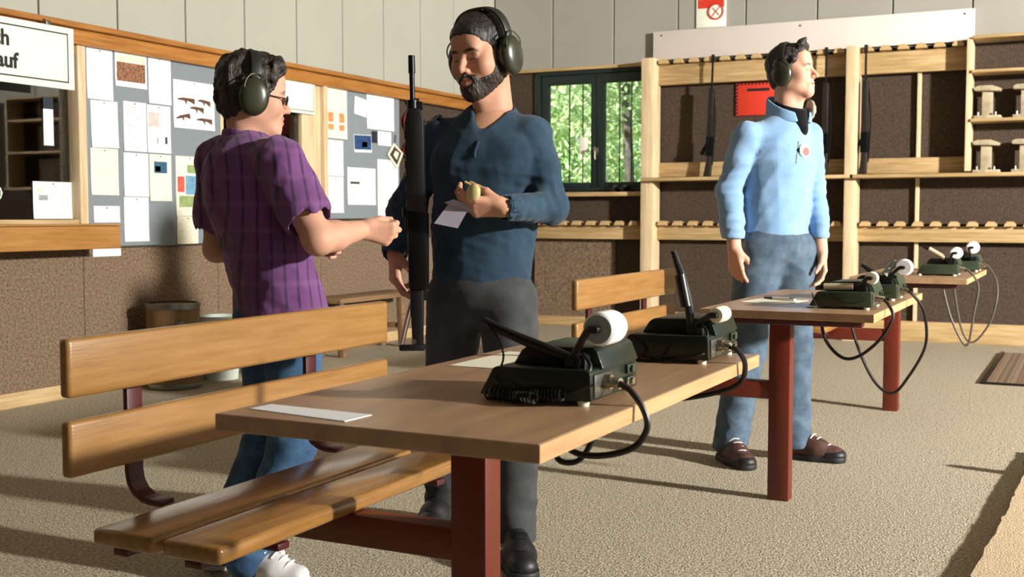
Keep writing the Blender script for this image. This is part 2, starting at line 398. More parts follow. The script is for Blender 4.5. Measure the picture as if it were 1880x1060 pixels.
# ------------------------------------------------------------------ rifle rack on the back wall
rk = thing('rifle_rack', (-2.2, 10.1, 0), 'pine rifle rack along the back wall with notched rails', 'rack')
for x0, x1, zt in ((-3.69, -3.575, 2.47), (-1.885, -1.79, 2.46)):
    MB().box((x0, 10.0, 0), (x1, 10.2, zt), .004).build('post', 'pine_z', rk)
MB().box((-3.705, 10.08, 0), (-3.688, 10.2, 2.45), .003).build('post', 'pine_z', rk)
MB().box((-.945, 10.0, 1.41), (-.905, 10.24, 2.47), .003).build('post', 'pine_z', rk)
BAYS = ((-3.575, -1.885), (-1.79, -.945))
for a, b in BAYS:
    MB().box((a, 10.14, 2.235), (b, 10.2, 2.418), .004).build('upper_rail', 'pine_x', rk)
    MB().box((a, 10.17, 1.405), (b, 10.215, 1.535), .004).build('middle_rail', 'pine_x', rk)
for a, b in ((-3.66, -1.8), (-1.83, 1.2)):
    MB().box((a, 9.93, 1.365), (b, 10.2, 1.395), .004).build('shelf', 'pine_x', rk)
tooth = None
for a, b in ((-4.86, -3.71), (-3.575, -1.885), (-1.79, 1.2)):
    MB().box((a, 10.13, .835), (b, 10.2, .965), .004).build('lower_rail', 'pine_x', rk)
def teeth(a, b, z, y0, y1, step):
    global tooth
    n = int((b - a) / step)
    for i in range(n):
        x = a + (i + .5) * (b - a) / n
        if tooth is None:
            tooth = MB().prism([(-.05, 0), (.038, 0), (.036, .022), (.014, .04), (-.028, .04), (-.045, .016)], 1, -.085, .03).build('peg_block', 'pine_x'); tooth.parent = rk
            tooth.location = Vector((x, (y0+y1)/2, z)) - ORG[rk.name]
        else: share(tooth, rk, Vector((x, (y0+y1)/2, z)) - ORG[rk.name])
for a, b in ((-4.86, -3.71), (-3.575, -1.885), (-1.79, .6)): teeth(a, b, .966, 10.1, 10.2, .14)
for a, b in BAYS: teeth(a, b, 2.419, 10.1, 10.2, .14)
for x in (-1.325,):
    MB().box((x - .015, 10.195, .17), (x + .015, 10.235, 2.24), .002).build('batten', 'pine_z', rk)
# open cabinet at the right end
cb = thing('open_cabinet', (-.2, 10.1, 1.4), 'open pine cabinet with shelves of wooden stands at the right edge', 'cabinet')
for z in (1.80, 2.185, 2.455):
    MB().box((-.905, 9.98, z), (1.2, 10.235, z + .025), .003).build('shelf', 'pine_x', cb)
for x in (.15, 1.18): MB().box((x, 9.98, 1.396), (x + .03, 10.235, 2.48), .003).build('side', 'pine_z', cb)
M['greywood'] = mat('weathered_wood', '#8f8168', .8, noise=12, col2='#b5a88c')
def stand(x, z, label):
    t = thing('wooden_stand', (x, 10.1, z), label, 'stand', 'wooden stands in the cabinet')
    MB().box((x - .1, 10.02, z), (x + .1, 10.18, z + .025), .004).build('base', 'greywood', t)
    MB().box((x - .045, 10.07, z + .025), (x + .035, 10.13, z + .225), .004).build('upright', 'greywood', t)
    MB().prism([(-.1 + x, z + .225), (x + .09, z + .215), (x + .1, z + .235), (x + .03, z + .262), (x - .07, z + .262), (x - .1, z + .25)], 1, 10.03, 10.17, .003).build('top', 'greywood', t)
    MB().box((x - .02, 10.125, z + .06), (x + .02, 10.15, z + .2), .003).build('brace', 'pine_z', t)
    for dx in (-.07, .06): MB().cyl((x + dx, 10.04, z), (x + dx, 10.04, z + .05), .008, n=8).build('pin', 'steel', t)
stand(-.785, 1.826, 'wooden stand on the upper cabinet shelf, left one')
stand(-.50, 1.826, 'wooden stand on the upper cabinet shelf, cut by the frame edge')
stand(-.785, 1.396, 'wooden stand on the lower cabinet shelf, left one')
stand(-.50, 1.396, 'wooden stand on the lower cabinet shelf, cut by the frame edge')

bo = thing('white_pelmet', (-2.27, 10.15, 2.46), 'long white board screwed above the rifle rack', 'board')
MB().box((-3.63, 10.14, 2.462), (-.905, 10.178, 2.72), .003).build('board', 'white', bo)
for x in (-3.55, -2.3, -.98): MB().cyl((x, 10.143, 2.68), (x, 10.135, 2.68), .008, n=10).build('screw', 'steel', bo)

# signs on the back wall
s = thing('warning_sign', (-3.1, 10.19, 2.72), 'white sign with a red top and a round red prohibition mark', 'sign')
MB().box((-3.24, 10.185, 2.73), (-2.97, 10.2, 3.12), .001).build('plate', 'signwhite', s)
MB().box((-3.225, 10.183, 2.90), (-2.985, 10.186, 2.98)).build('red_band', 'red', s)
MB().box((-3.225, 10.183, 3.0), (-2.985, 10.186, 3.1)).build('red_band', 'red', s)
def ring(c, r, th, n=28):
    b = MB(); pts = [(c[0] + r*math.cos(2*math.pi*i/n), c[1], c[2] + r*math.sin(2*math.pi*i/n)) for i in range(n+1)]
    return b.tube(pts, th, n=6, sm=0, flat=1)
MB().cyl((-3.06, 10.1835, 2.865), (-3.06, 10.18, 2.865), .07, n=28).build('disc', 'signwhite', s)
ring((-3.06, 10.179, 2.865), .066, .0075).tube([(-3.10, 10.179, 2.82), (-3.02, 10.179, 2.91)], .005, n=6, sm=0).build('prohibition_ring', 'red', s)
MB().tube([(-3.09, 10.1795, 2.9), (-3.03, 10.1795, 2.83)], .004, n=6, sm=0).build('mark', 'ink', s)
s = thing('red_notice', (-2.7, 10.22, 1.95), 'red notice with a black hatched edge behind the man in light blue', 'sign')
MB().box((-2.88, 10.222, 1.94), (-2.52, 10.238, 2.225), .001).build('plate', 'red', s)
for i in range(9):
    z = 1.95 + i * .03
    MB().quad((-2.88, 10.221, z), (-2.86, 10.221, z + .012), (-2.86, 10.221, z + .028), (-2.88, 10.221, z + .016)).build('hatch', 'ink', s, 0)
for i in range(11):
    x = -2.875 + i * .032
    MB().quad((x, 10.221, 2.207), (x + .016, 10.221, 2.207), (x + .028, 10.221, 2.224), (x + .012, 10.221, 2.224)).build('hatch', 'ink', s, 0)
MB().box((-2.78, 10.2205, 2.15), (-2.58, 10.222, 2.175)).build('print_line', 'ink', s)

# rifles in the rack
def rack_rifle(x, label, tilt=0):
    t = thing('rack_rifle', (x, 10.06, 1.395), label, 'rifle', 'rifles standing in the rack')
    R = lambda b: b.xf(Matrix.Translation((x, 0, 1.395)) @ Matrix.Rotation(tilt, 4, 'Y') @ Matrix.Translation((-x, 0, -1.395)))
    R(MB().cyl((x, 10.06, 1.9), (x, 10.06, 2.45), .011, .009, n=10)).build('barrel', 'gunmetal', t)
    R(MB().cyl((x, 10.06, 2.40), (x, 10.06, 2.47), .015, n=10)).build('muzzle', 'gunmetal', t)
    R(MB().prism([(x - .03, 1.72), (x + .03, 1.70), (x + .027, 2.17), (x - .022, 2.18)], 1, 10.035, 10.085, .008)).build('handguard', 'gunwood', t)
    R(MB().prism([(x - .032, 1.58), (x + .035, 1.58), (x + .034, 1.75), (x - .03, 1.75)], 1, 10.03, 10.09, .006)).build('receiver', 'gunmetal', t)
    R(MB().prism([(x - .045, 1.398), (x + .02, 1.398), (x + .03, 1.60), (x - .012, 1.60)], 1, 10.035, 10.085, .008)).build('stock', 'gunwood', t)
    R(MB().prism([(x - .09, 1.60), (x - .055, 1.585), (x - .03, 1.66), (x - .03, 1.70)], 1, 10.045, 10.075, .004)).build('magazine', 'gunmetal', t)
    R(MB().tube([(x + .03, 10.055, 2.1), (x + .05, 10.04, 1.85), (x + .035, 10.045, 1.5)], .006, n=6)).build('sling', 'black', t)
rack_rifle(-3.075, 'black rifle upright in the rack bay nearest the window', .03)
rack_rifle(-2.06, 'black rifle in the rack just right of the man in light blue', 0)
rack_rifle(-1.735, 'black rifle in the right rack bay beside its left post', 0)

# ------------------------------------------------------------------ notice boards, signs and papers on the left wall
b1 = thing('notice_board', (-5.27, 5.57, .87), 'grey felt notice board full of papers beside the ticket hatch', 'notice board')
MB().box((XL, 4.99, .87), (-5.262, 6.165, 2.03), .002).build('felt', 'board', b1)
MB().box((XL, 4.99, .862), (-5.255, 6.165, .872), .002).build('edge_strip', 'steel', b1)
b2 = thing('notice_board', (-5.27, 7.87, 1.03), 'grey felt notice board between the two men, right of the pine jamb', 'notice board')
MB().box((XL, 7.35, 1.03), (-5.262, 8.415, 2.03), .002).build('felt', 'board', b2)
MB().box((XL, 7.35, 1.022), (-5.255, 8.415, 1.032), .002).build('edge_strip', 'steel', b2)

def sheet(y0, z0, y1, z1, label, m='paper', x=-5.2605, rot=0, name='paper_sheet', cat='paper', parts=(), curl=.006, pins=True):
    """a thin curled sheet on the wall plus flat coloured print patches"""
    yc, zc = (y0+y1)/2, (z0+z1)/2; hw, hh = (y1-y0)/2, (z1-z0)/2
    t = thing(name, (x, yc, z0), label, cat)
    n = 6; P = []
    for i in range(n+1):
        v = -1 + 2*i/n; P.append((max(0, -v - .3) ** 2 * curl + .001, v * hh))
    Rm = Matrix.Translation((x, yc, zc)) @ Matrix.Rotation(rot, 4, 'X')
    b = MB(); prof = [(p[0], p[1]) for p in P] + [(p[0] + .0008, p[1]) for p in P[::-1]]
    b.prism(prof, 1, -hw, hw); b.xf(Rm); b.build('sheet', m, t, 0)
    for (a, c, d, e, mm, nm) in parts:   # fractions of the sheet
        q = MB().box((.0022, -hw + 2*hw*a, -hh + 2*hh*c), (.0028, -hw + 2*hw*d, -hh + 2*hh*e)); q.xf(Rm); q.build(nm, mm, t, 0)
    if pins:
        q = MB(); q.lathe([(0, .006), (.004, .005), (.005, .001), (0, .0)], n=8, mtx=Rm @ Matrix.Translation((.002, 0, hh - .012)) @ Matrix.Rotation(math.pi/2, 4, 'Y')); q.build('pin', 'steel', t)
    return t
for n_, c_ in dict(p_red='#c9564a', p_green='#8ea26a', p_blue='#6a96b4', p_cream='#e7dcc0', p_brown='#5a3b2c', p_dark='#3a3330', p_pink='#eab9b4', p_blue2='#2f5a78', p_orange='#cf8a55', p_grey='#9aa2a6').items():
    M[n_] = mat('print_' + n_[2:], c_, .6, noise=22, var=.25)
M['p_crowd'] = mat('print_crowd', '#33241f', .6, noise=70, col2='#b07a55')
sheet(5.005, 1.735, 5.205, 2.03, 'printed list at the top left corner of the first notice board')
sheet(5.225, 1.83, 5.485, 2.045, 'group photograph print pinned at the top of the first notice board', 'plainpaper', name='photo_print', cat='photo', parts=((.05, .12, .95, .68, 'p_crowd', 'picture'), (.05, .68, .95, .9, 'p_cream', 'sky')))
sheet(5.50, 1.75, 5.695, 2.04, 'printed list at the top of the board right of the group photograph')
sheet(5.03, 1.455, 5.24, 1.73, 'list below the top left list on the first notice board', rot=.02)
sheet(5.02, 1.175, 5.235, 1.45, 'cream edged list above the small pink slip on the first board', 'paper_c')
sheet(5.285, 1.445, 5.475, 1.745, 'pinkish printed list below the group photograph', 'paper_p')
sheet(5.482, 1.445, 5.685, 1.74, 'sheet with pink blocks below the top right list', parts=((.05, .55, .5, .85, 'p_pink', 'print_block'), (.75, .2, .85, .35, 'p_dark', 'figure'), (.4, .2, .46, .32, 'p_grey', 'figure')))
sheet(5.715, 1.615, 6.10, 1.92, 'wide poster with dark drawings of rifles beside the young person', 'plainpaper', name='rifle_poster', cat='poster', parts=())
sheet(5.28, 1.17, 5.485, 1.435, 'long white list under the pinkish list', 'paper')
sheet(5.275, .895, 5.48, 1.165, 'white list hanging lowest on the first notice board', 'paper')
sheet(5.495, 1.145, 5.685, 1.435, 'cream leaflet with a small dark blue picture', 'paper_c', parts=((.2, .6, .8, .85, 'p_blue2', 'picture'), (.25, .63, .5, .75, 'p_green', 'picture')))
sheet(5.725, 1.05, 5.985, 1.435, 'cream leaflet with red, blue and green blocks behind the purple shirt', 'paper_c', parts=((.05, .4, .3, .66, 'p_red', 'print_block'), (.34, .36, .9, .68, 'p_blue', 'print_block'), (.1, .14, .95, .34, 'p_green', 'print_block'), (.4, .72, .95, .86, 'p_green', 'print_block')))
sheet(5.73, .87, 5.925, 1.047, 'greyish note below the colourful leaflet', 'paper_c', rot=-.03)
sheet(5.035, 1.012, 5.24, 1.11, 'small pinkish slip just above the counter ledge', 'paper_p')
sheet(4.65, 1.035, 4.935, 1.245, 'white framed letter in the lower right corner of the ticket hatch', x=-5.318, parts=((.12, .68, .22, .84, 'p_cream', 'emblem'), (.14, .5, .36, .64, 'p_grey', 'picture')))
sheet(5.04, .81, 5.26, .855, 'small white strip label under the end of the counter ledge', 'plainpaper', x=-5.279, pins=False, name='strip_label', cat='label', curl=0)
sheet(4.735, 1.45, 4.805, 1.655, 'narrow white strip stuck on the ticket hatch glass', 'plainpaper', x=-5.318, pins=False, name='strip_label', cat='label', curl=0, parts=((0, 1.0, 1.0, 1.32, 'navy', 'blue_top'),))
# gun drawings on the poster
pt = bpy.data.objects['rifle_poster']
def gun_print(yc, zc, L, a):
    T = Matrix.Translation((-5.257, yc, zc)) @ Matrix.Rotation(a, 4, 'X')
    b = MB(); b.prism([(-L/2, -.004), (-.1*L, -.008), (0, -.03), (.03*L, -.03), (.04*L, -.008), (.2*L, -.012), (.5*L, -.03), (.5*L, .008), (.15*L, .01), (-.2*L, .012), (-L/2, .004)], 0, 0, .0006)
    b.xf(T); b.build('rifle_drawing', 'p_brown', pt, 0)
for a in ((5.83, 1.80, .16, .03), (6.0, 1.80, .12, -.05), (5.93, 1.75, .13, .0), (5.80, 1.69, .13, .25), (6.0, 1.68, .15, .02)): gun_print(*a)
# second board
sheet(7.36, 1.65, 7.64, 2.06, 'cream poster with four orange emblems on the second board', 'paper_c', parts=((.1, .3, .35, .48, 'p_orange', 'emblem'), (.62, .3, .87, .48, 'p_orange', 'emblem'), (.1, .08, .35, .26, 'p_orange', 'emblem'), (.62, .08, .87, .26, 'p_orange', 'emblem')))
sheet(7.365, 1.36, 7.585, 1.635, 'tall white list under the orange emblem poster', 'paper')
sheet(7.365, 1.075, 7.585, 1.355, 'pinkish list lowest at the left of the second board', 'paper_p')
sheet(7.745, 1.85, 7.915, 1.99, 'small tilted white note left of the big sheet on the second board', 'plainpaper', rot=-.12)
sheet(7.92, 1.755, 8.325, 2.07, 'big white sheet at the top of the second board', 'paper')
sheet(7.735, 1.56, 7.985, 1.70, 'blue photograph on the second board', 'plainpaper', rot=.03, name='photo_print', cat='photo', parts=((.02, .03, .98, .97, 'blueprint', 'picture'), (.45, .3, .75, .6, 'p_cream', 'figure')))
sheet(7.99, 1.645, 8.07, 1.74, 'small dark card beside the blue photograph', 'navy', name='card')
sheet(8.08, 1.63, 8.28, 1.745, 'small plain white note above the diamond card', 'plainpaper')
sheet(7.64, 1.14, 8.04, 1.435, 'white notice with a dark headline at the bottom of the second board', parts=((.1, .56, .42, .62, 'p_dark', 'headline'),))
sheet(8.07, 1.045, 8.385, 1.515, 'long white list at the lower right of the second board', 'paper')
d = thing('diamond_card', (-5.25, 8.325, 1.45), 'tilted diamond shaped card with a cream border hanging by the rifle muzzle', 'card')
dm = lambda s, x: MB().prism([(8.325 - .12*s, 1.56), (8.325 - .02*s, 1.56 + .1*s), (8.325 + .13*s, 1.58), (8.325 + .03*s, 1.56 - .115*s)], 0, x, x + .004)
dm(1, -5.252).build('border', 'p_cream', d); dm(.7, -5.247).build('picture', 'p_dark', d); dm(.35, -5.242).build('figure', 'p_cream', d)
MB().tube([(-5.248, 8.325, 1.66), (-5.25, 8.34, 1.73)], .004, n=6, sm=0).build('string', 'ink', d)
g = thing('red_garland', (-5.25, 8.53, 1.45), 'dark red ribbon garland hanging on the wall behind the rifle', 'ribbon')
MB().tube([(-5.245 + .012*math.sin(i*2), 8.53 + .05*math.sin(i*1.25), 2.03 - i*.048) for i in range(13)], .028, n=8, sm=4, flat=.5).build('ribbon', 'redcloth', g)
MB().tube([(-5.24, 8.57 + .03*math.sin(i*1.7 + 1), 1.95 - i*.05) for i in range(9)], .018, n=8, sm=4, flat=.5).build('ribbon', 'redcloth', g)
MB().cyl((-5.28, 8.53, 2.025), (-5.23, 8.53, 2.025), .006, n=8).build('nail', 'steel', g)

def text(body, size, mtx, m, parent, name='lettering', bold=.0):
    cu = bpy.data.curves.new('txt', 'FONT'); cu.body = body; cu.size = size; cu.extrude = .0006; cu.offset = bold
    ob = bpy.data.objects.new('txt', cu); COL.objects.link(ob)
    me = bpy.data.meshes.new_from_object(ob.evaluated_get(bpy.context.evaluated_depsgraph_get()))
    bpy.data.objects.remove(ob); me.transform(Matrix.Translation(-ORG[parent.name]) @ mtx)
    return link(name, me, m, parent, 0)
def wall_text(y_right, z):   # writing on the left wall: right hand end at y_right, letters run along +Y and face +X
    return Matrix.Translation((-5.139, y_right, z)) @ Matrix(((0, 0, 1, 0), (1, 0, 0, 0), (0, 1, 0, 0), (0, 0, 0, 1)))
s = thing('ticket_sign', (-5.16, 4.4, 1.75), 'white sign with black border and the letters ch and auf over the hatch', 'sign')
SR = Matrix.Translation((-5.16, 4.4, 2.1)) @ Matrix.Rotation(math.radians(1.2), 4, 'X') @ Matrix.Translation((5.16, -4.4, -2.1))
q = MB().box((-5.16, 3.8, 1.755), (-5.143, 4.805, 2.095), .002); q.build('plate', 'signwhite', s)
q = MB()
for a, b in (((3.8, 2.055), (4.765, 2.063)), ((3.8, 1.79), (4.765, 1.798)), ((4.757, 1.79), (4.765, 2.063))):
    q.box((-5.1435, a[0], a[1]), (-5.1425, b[0], b[1]))
q.build('border', 'ink', s, 0)
text('ch', .115, wall_text(4.262, 1.95), 'ink', s, bold=.003); text('auf', .115, wall_text(4.282, 1.835), 'ink', s, bold=.003)
for y in (4.62,): MB().box((-5.165, y, 2.09), (-5.145, y + .03, 2.12), .003).tube([(-5.155, y + .015, 2.11), (-5.2, y + .015, 2.14)], .004, n=6, sm=0).build('hook', 'steel', s)
s = thing('hatch_sign', (-5.245, 7.07, 1.8), 'white sign with a thin dark border hanging at the second hatch', 'sign')
MB().box((-5.25, 6.70, 1.805), (-5.238, 7.195, 2.11), .002).build('plate', 'signwhite', s)
q = MB()
for a, b in (((6.72, 2.085), (7.18, 2.09)), ((6.72, 1.825), (7.18, 1.83)), ((7.175, 1.825), (7.18, 2.09)), ((6.72, 1.825), (6.725, 2.09))): q.box((-5.2385, a[0], a[1]), (-5.2375, b[0], b[1]))
q.build('border', 'ink', s, 0)
MB().box((-5.255, 6.93, 2.1), (-5.24, 6.96, 2.13), .003).build('hook', 'steel', s)
e = thing('green_sticker', (-5.317, 4.41, 1.14), 'small round green sticker with a pale rim on the hatch glass', 'sticker')
MB().cyl((-5.3185, 4.405, 1.175), (-5.3165, 4.405, 1.175), .042, n=8).build('rim', 'signwhite', e)
MB().cyl((-5.3165, 4.405, 1.175), (-5.315, 4.405, 1.175), .033, n=6).build('disc', 'grass', e)

# ------------------------------------------------------------------ things along the left wall
d = thing('fibre_drum', (-5.03, 5.43, 0), 'brown fibre drum with steel rims standing by the left wall', 'drum')
MB().lathe([(0, .01), (.155, .01), (.158, .02), (.158, .50), (0, .50)], (-5.03, 5.43, 0), 32).build('body', 'cardboard', d)
for z in (0, .485): MB().lathe([(.15, z), (.164, z + .003), (.166, z + .02), (.164, z + .035), (.15, z + .038)], (-5.03, 5.43, 0), 32).build('rim', 'steel', d)
MB().lathe([(0, .512), (.145, .512), (.158, .506), (.158, .5)], (-5.03, 5.43, 0), 32).build('lid', 'cardboard', d)
MB().box((-4.905, 5.32, .3), (-4.875, 5.36, .42), .004).build('clasp', 'steel', d)
for i, (x, y, h, r) in enumerate(((-5.03, 5.86, .41, .135), (-5.05, 6.2, .38, .12))):
    b = thing('bucket', (x, y, 0), ('pale plastic bucket next to the fibre drum', 'pale plastic bucket behind the young person, right of the other bucket')[i], 'bucket', 'pale buckets by the wall')
    MB().lathe([(0, .01), (r * .8, 0), (r, h - .03), (r * .95, h - .03), (r * .76, .02), (0, .02)], (x, y, 0), 28).build('body', 'bucket', b)
    MB().lathe([(r, h - .04), (r * 1.08, h - .035), (r * 1.08, h), (r * .97, h), (r * .95, h - .03)], (x, y, 0), 28).build('rim', 'bucket', b)
    MB().tube([(x + r, y, h - .03), (x + r * 1.1, y - r * .6, h - .12), (x + r * .9, y - r, h - .15), (x, y - r * 1.15, h - .12), (x - r, y, h - .03)], .004, n=6).build('handle', 'steel', b)
st = thing('low_bench', (-5.08, 7.6, 0), 'plain low wooden bench against the left wall between the two men', 'bench')
MB().box((-5.24, 7.06, .405), (-4.93, 8.2, .44), .004).build('seat', 'oldwood', st)
for y in (7.12, 7.96):
    MB().prism([(-5.2, 0), (-5.15, 0), (-5.14, .405), (-5.19, .405)], 1, y, y + .05, .003).build('leg', 'oldwood', st)
    MB().prism([(-5.0, 0), (-4.95, 0), (-4.97, .405), (-5.02, .405)], 1, y, y + .05, .003).build('leg', 'oldwood', st)
    MB().box((-5.17, y + .01, .15), (-4.98, y + .04, .19), .003).build('stretcher', 'oldwood', st)

# ------------------------------------------------------------------ floor mats on the right
E = [(-.282 + .045 * (y - 3.4) + random.uniform(-.006, .006), y) for y in np.arange(-1.0, 5.6, .045)]
q = MB().prism(E + [(1.6, 5.6), (1.6, -1.0)], 2, 0, .042)
solo(q, 'shooting_mat', 'matcarpet', 'thick beige carpet mat with a ragged edge at the lower right', 'mat', smooth=0)
dm_ = thing('ribbed_mat', (.1, 8.6, 0), 'dark ribbed doormat on the carpet at the far right', 'mat')
MB().box((-.6, 7.8, 0), (.9, 9.6, .008), .003).build('base', 'rackcarpet', dm_)
MB().box((-.615, 7.785, 0), (-.59, 9.615, .014), .003).box((-.6, 7.785, 0), (.9, 7.81, .014), .003).build('edging', 'cable', dm_)
rb = None
for i in range(46):
    y = 7.84 + i * .038
    if rb is None:
        rb = MB().box((-.58, -.008, .008), (.9, .008, .014)).build('rib', 'wallcarpet', None); rb.parent = dm_; rb.location = Vector((0, y, 0)) - ORG[dm_.name]
    else: share(rb, dm_, Vector((0, y, 0)) - ORG[dm_.name])
w_ = thing('white_plug', (-.19, 5.1, .042), 'small white plug with a dark foot on the mat at the right frame edge', 'plug')
MB().lathe([(0, .02), (.03, .02), (.034, .04), (.03, .085), (.012, .1), (0, .1)], (-.19, 5.1, .042), 18).build('body', 'roll', w_)
MB().lathe([(0, 0), (.042, 0), (.042, .012), (.03, .022), (0, .022)], (-.19, 5.1, .042), 18).build('foot', 'black', w_)

# ------------------------------------------------------------------ tables and benches (three modules in a row)
MOD = ((0, 0, 'nearest'), (.05, 2.285, 'middle'), (.11, 4.53, 'far'))
TL = ('beige shooting table nearest the camera, holding a white sheet', 'beige shooting table in front of the man in light blue', 'beige shooting table farthest back at the right')
BL = ('orange slatted bench in the foreground at the left', 'orange slatted bench behind the nearest table', 'orange slatted bench hidden mostly behind the man in light blue')
for k, (dx, dy, nm) in enumerate(MOD):
    X = lambda v: v + dx
    Y = lambda v: v + dy
    t = thing('shooting_table', (X(-1.07), Y(1.98), 0), TL[k], 'table', 'shooting tables in a row')
    top = MB().box((X(-1.19), Y(1.37), .724), (X(-.645), Y(2.49), .75), .0015, 1).build('tabletop', 'table', t)
    MB().box((X(-.645), Y(1.37), .7245), (X(-.643), Y(2.49), .7495)).build('edge_band', 'tableedge', top)
    MB().box((X(-1.108), Y(1.95), 0), (X(-1.03), Y(2.015), .724), .004).build('post', 'redsteel', t)
    MB().box((X(-1.15), Y(1.5), .695), (X(-.70), Y(1.55), .724), .003).box((X(-1.15), Y(2.3), .695), (X(-.70), Y(2.35), .724), .003).box((X(-1.09), Y(1.552), .70), (X(-1.05), Y(2.298), .722), .003).build('top_bracket', 'darkred', t)
    MB().box((X(-1.55), Y(1.955), .375), (X(-1.108), Y(2.01), .44), .004).build('arm', 'redsteel', t)
    b = thing('slatted_bench', (X(-1.55), Y(2.1), .375), BL[k], 'bench', 'slatted benches in a row')
    for z0, z1 in ((.707, .82), (.555, .663)):
        MB().box((X(-1.735), Y(1.565), z0), (X(-1.708), Y(2.67), z1), .009, 3).build('back_slat', 'bench', b)
    for x0, x1 in ((-1.643, -1.492), (-1.475, -1.34)):
        MB().box((X(x0), Y(1.55), .441), (X(x1), Y(2.44), .474), .010, 3).build('seat_slat', 'bench_seat', b)
    MB().box((X(-1.43), Y(1.56), .426), (X(-1.39), Y(2.43), .441), .003).box((X(-1.6), Y(1.56), .426), (X(-1.565), Y(2.43), .441), .003).build('rail', 'darkred', b)
    for y in (1.745, 2.345):
        P = catmull([(-1.742, .83), (-1.742, .62), (-1.738, .545), (-1.72, .505), (-1.675, .482), (-1.60, .478)], 5)[:] if False else None
        pts = [(-1.742, .815), (-1.742, .53), (-1.738, .510), (-1.726, .493), (-1.708, .483), (-1.69, .479), (-1.66, .478)]
        outer = [(a, c) for a, c in pts]; inner = []
        for i, (a, c) in enumerate(pts):
            p0 = Vector(pts[max(i-1, 0)]); p1 = Vector(pts[min(i+1, len(pts)-1)]); d_ = (p1 - p0).normalized(); nrm = Vector((d_.y, -d_.x))
            inner.append((a + nrm.x * .012, c + nrm.y * .012))
        q = MB().prism([(X(a), c) for a, c in outer + inner[::-1]], 1, Y(y), Y(y + .042), .002)
        q.build('back_bracket', 'darkred', b)
    for y in (1.75, 2.35):
        MB().box((X(-1.62), Y(y), .412), (X(-1.37), Y(y + .035), .426), .002).build('cross_bar', 'darkred', b)

# ------------------------------------------------------------------ signalling boxes on the tables
def signal_box(cx, cy, z, label, lever, lever_mat, roll_r, roll_len, roll_mat, roll_c=(.098, -.08, .121), green='green', grip=None, cable=None, cable_mat='cable', cable_r=.0055, extra=None, rz=0):
    t = thing('signal_box', (cx, cy, z), label, 'signal box', 'olive signal boxes on the shooting tables')
    P = lambda x, y, zz: (cx + x, cy + y, z + zz)
    PR = lambda L: [(cx + a, z + c) for a, c in L]
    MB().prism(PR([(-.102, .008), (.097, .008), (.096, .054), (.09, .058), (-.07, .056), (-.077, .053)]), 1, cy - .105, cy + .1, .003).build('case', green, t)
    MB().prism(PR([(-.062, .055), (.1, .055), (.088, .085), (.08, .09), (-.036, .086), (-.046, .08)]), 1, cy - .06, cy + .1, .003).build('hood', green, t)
    MB().box(P(-.03, -.066, .058), P(.04, -.058, .074), .002).build('recess', 'blackmatte', t)
    MB().box(P(.04, -.082, .05), P(.078, -.058, .08), .006).cyl(P(.057, -.088, .067), P(.057, -.08, .067), .013, n=18).cyl(P(.057, -.091, .067), P(.057, -.087, .067), .005, n=10).build('pivot', 'black', t)
    MB().tube([P(.074, -.084, .082), P(.088, -.087, .065), P(.09, -.1, .05)], .003, n=6).build('wire', 'black', t)
    lv = MB().tube([P(.05, -.075, .072)] + [P(*q) for q in lever], [.008, .0095, .0085, .0085, .007, .006], n=10, sm=4).build('lever', lever_mat, t)
    if grip:
        MB().cyl(P(*grip[0]), P(*grip[1]), grip[2], n=14).build('grip', grip[3], lv)
    rx, ry, rzz = roll_c
    MB().tube([P(.055, -.078, .075), P(rx - .018, ry - .004, rzz - .005), P(rx - .01, ry - .006, rzz), P(rx, ry - .008, rzz), P(rx, ry + .004, rzz)], .0062, n=10, sm=3).build('roll_arm', 'black', t)
    rl = MB().lathe([(0, .0), (roll_r * .85, 0), (roll_r * .97, .003), (roll_r, .008), (roll_r, roll_len - .006), (roll_r * .95, roll_len), (0, roll_len)], n=36, mtx=Matrix.Translation(P(rx, ry, rzz)) @ Matrix.Rotation(-math.pi/2, 4, 'X')).build('roll', roll_mat, t)
    MB().lathe([(.006, -.0012), (roll_r * .84, -.0012), (roll_r * .84, .002), (.006, .002)], n=32, mtx=Matrix.Translation(P(rx, ry, rzz)) @ Matrix.Rotation(-math.pi/2, 4, 'X')).build('roll_end', 'grey' if roll_mat == 'roll' and green == 'green' else roll_mat, rl)
    for x in (-.085, .08):
        for y in (-.095, .09): MB().lathe([(0, 0), (.009, 0), (.010, .006), (.008, .01), (0, .01)], P(x, y, 0), 12).build('foot', 'rollcream', t)
    for zz in (.022, .043): MB().box(P(.096, .045, zz - .008), P(.102, .09, zz + .008), .002).cyl(P(.10, .058, zz), P(.107, .058, zz), .006, n=12).build('socket', 'chrome' if zz < .03 else 'green2', t)
    pl = MB().cyl(P(.094, -.055, .035), P(.112, -.055, .035), .012, n=16).cyl(P(.110, -.055, .035), P(.128, -.058, .034), .009, n=16).build('plug', 'chrome', t)
    MB().box(P(.0955, -.095, .012), P(.1, -.02, .05), .002).build('end_plate', 'steel', t)
    if cable: MB().tube(cable, cable_r, n=8, sm=8).build('cable', cable_mat, t)
    if extra: extra(t, P)
    return t
def coil(P, a, b, r, turns, n=14):
    a, b = Vector(P(*a)), Vector(P(*b)); d = b - a; x = d.orthogonal().normalized(); y = d.normalized().cross(x); N = turns * n
    return [a + d * (i / N) + (x * math.cos(2*math.pi*i/n) + y * math.sin(2*math.pi*i/n)) * r for i in range(N + 1)]
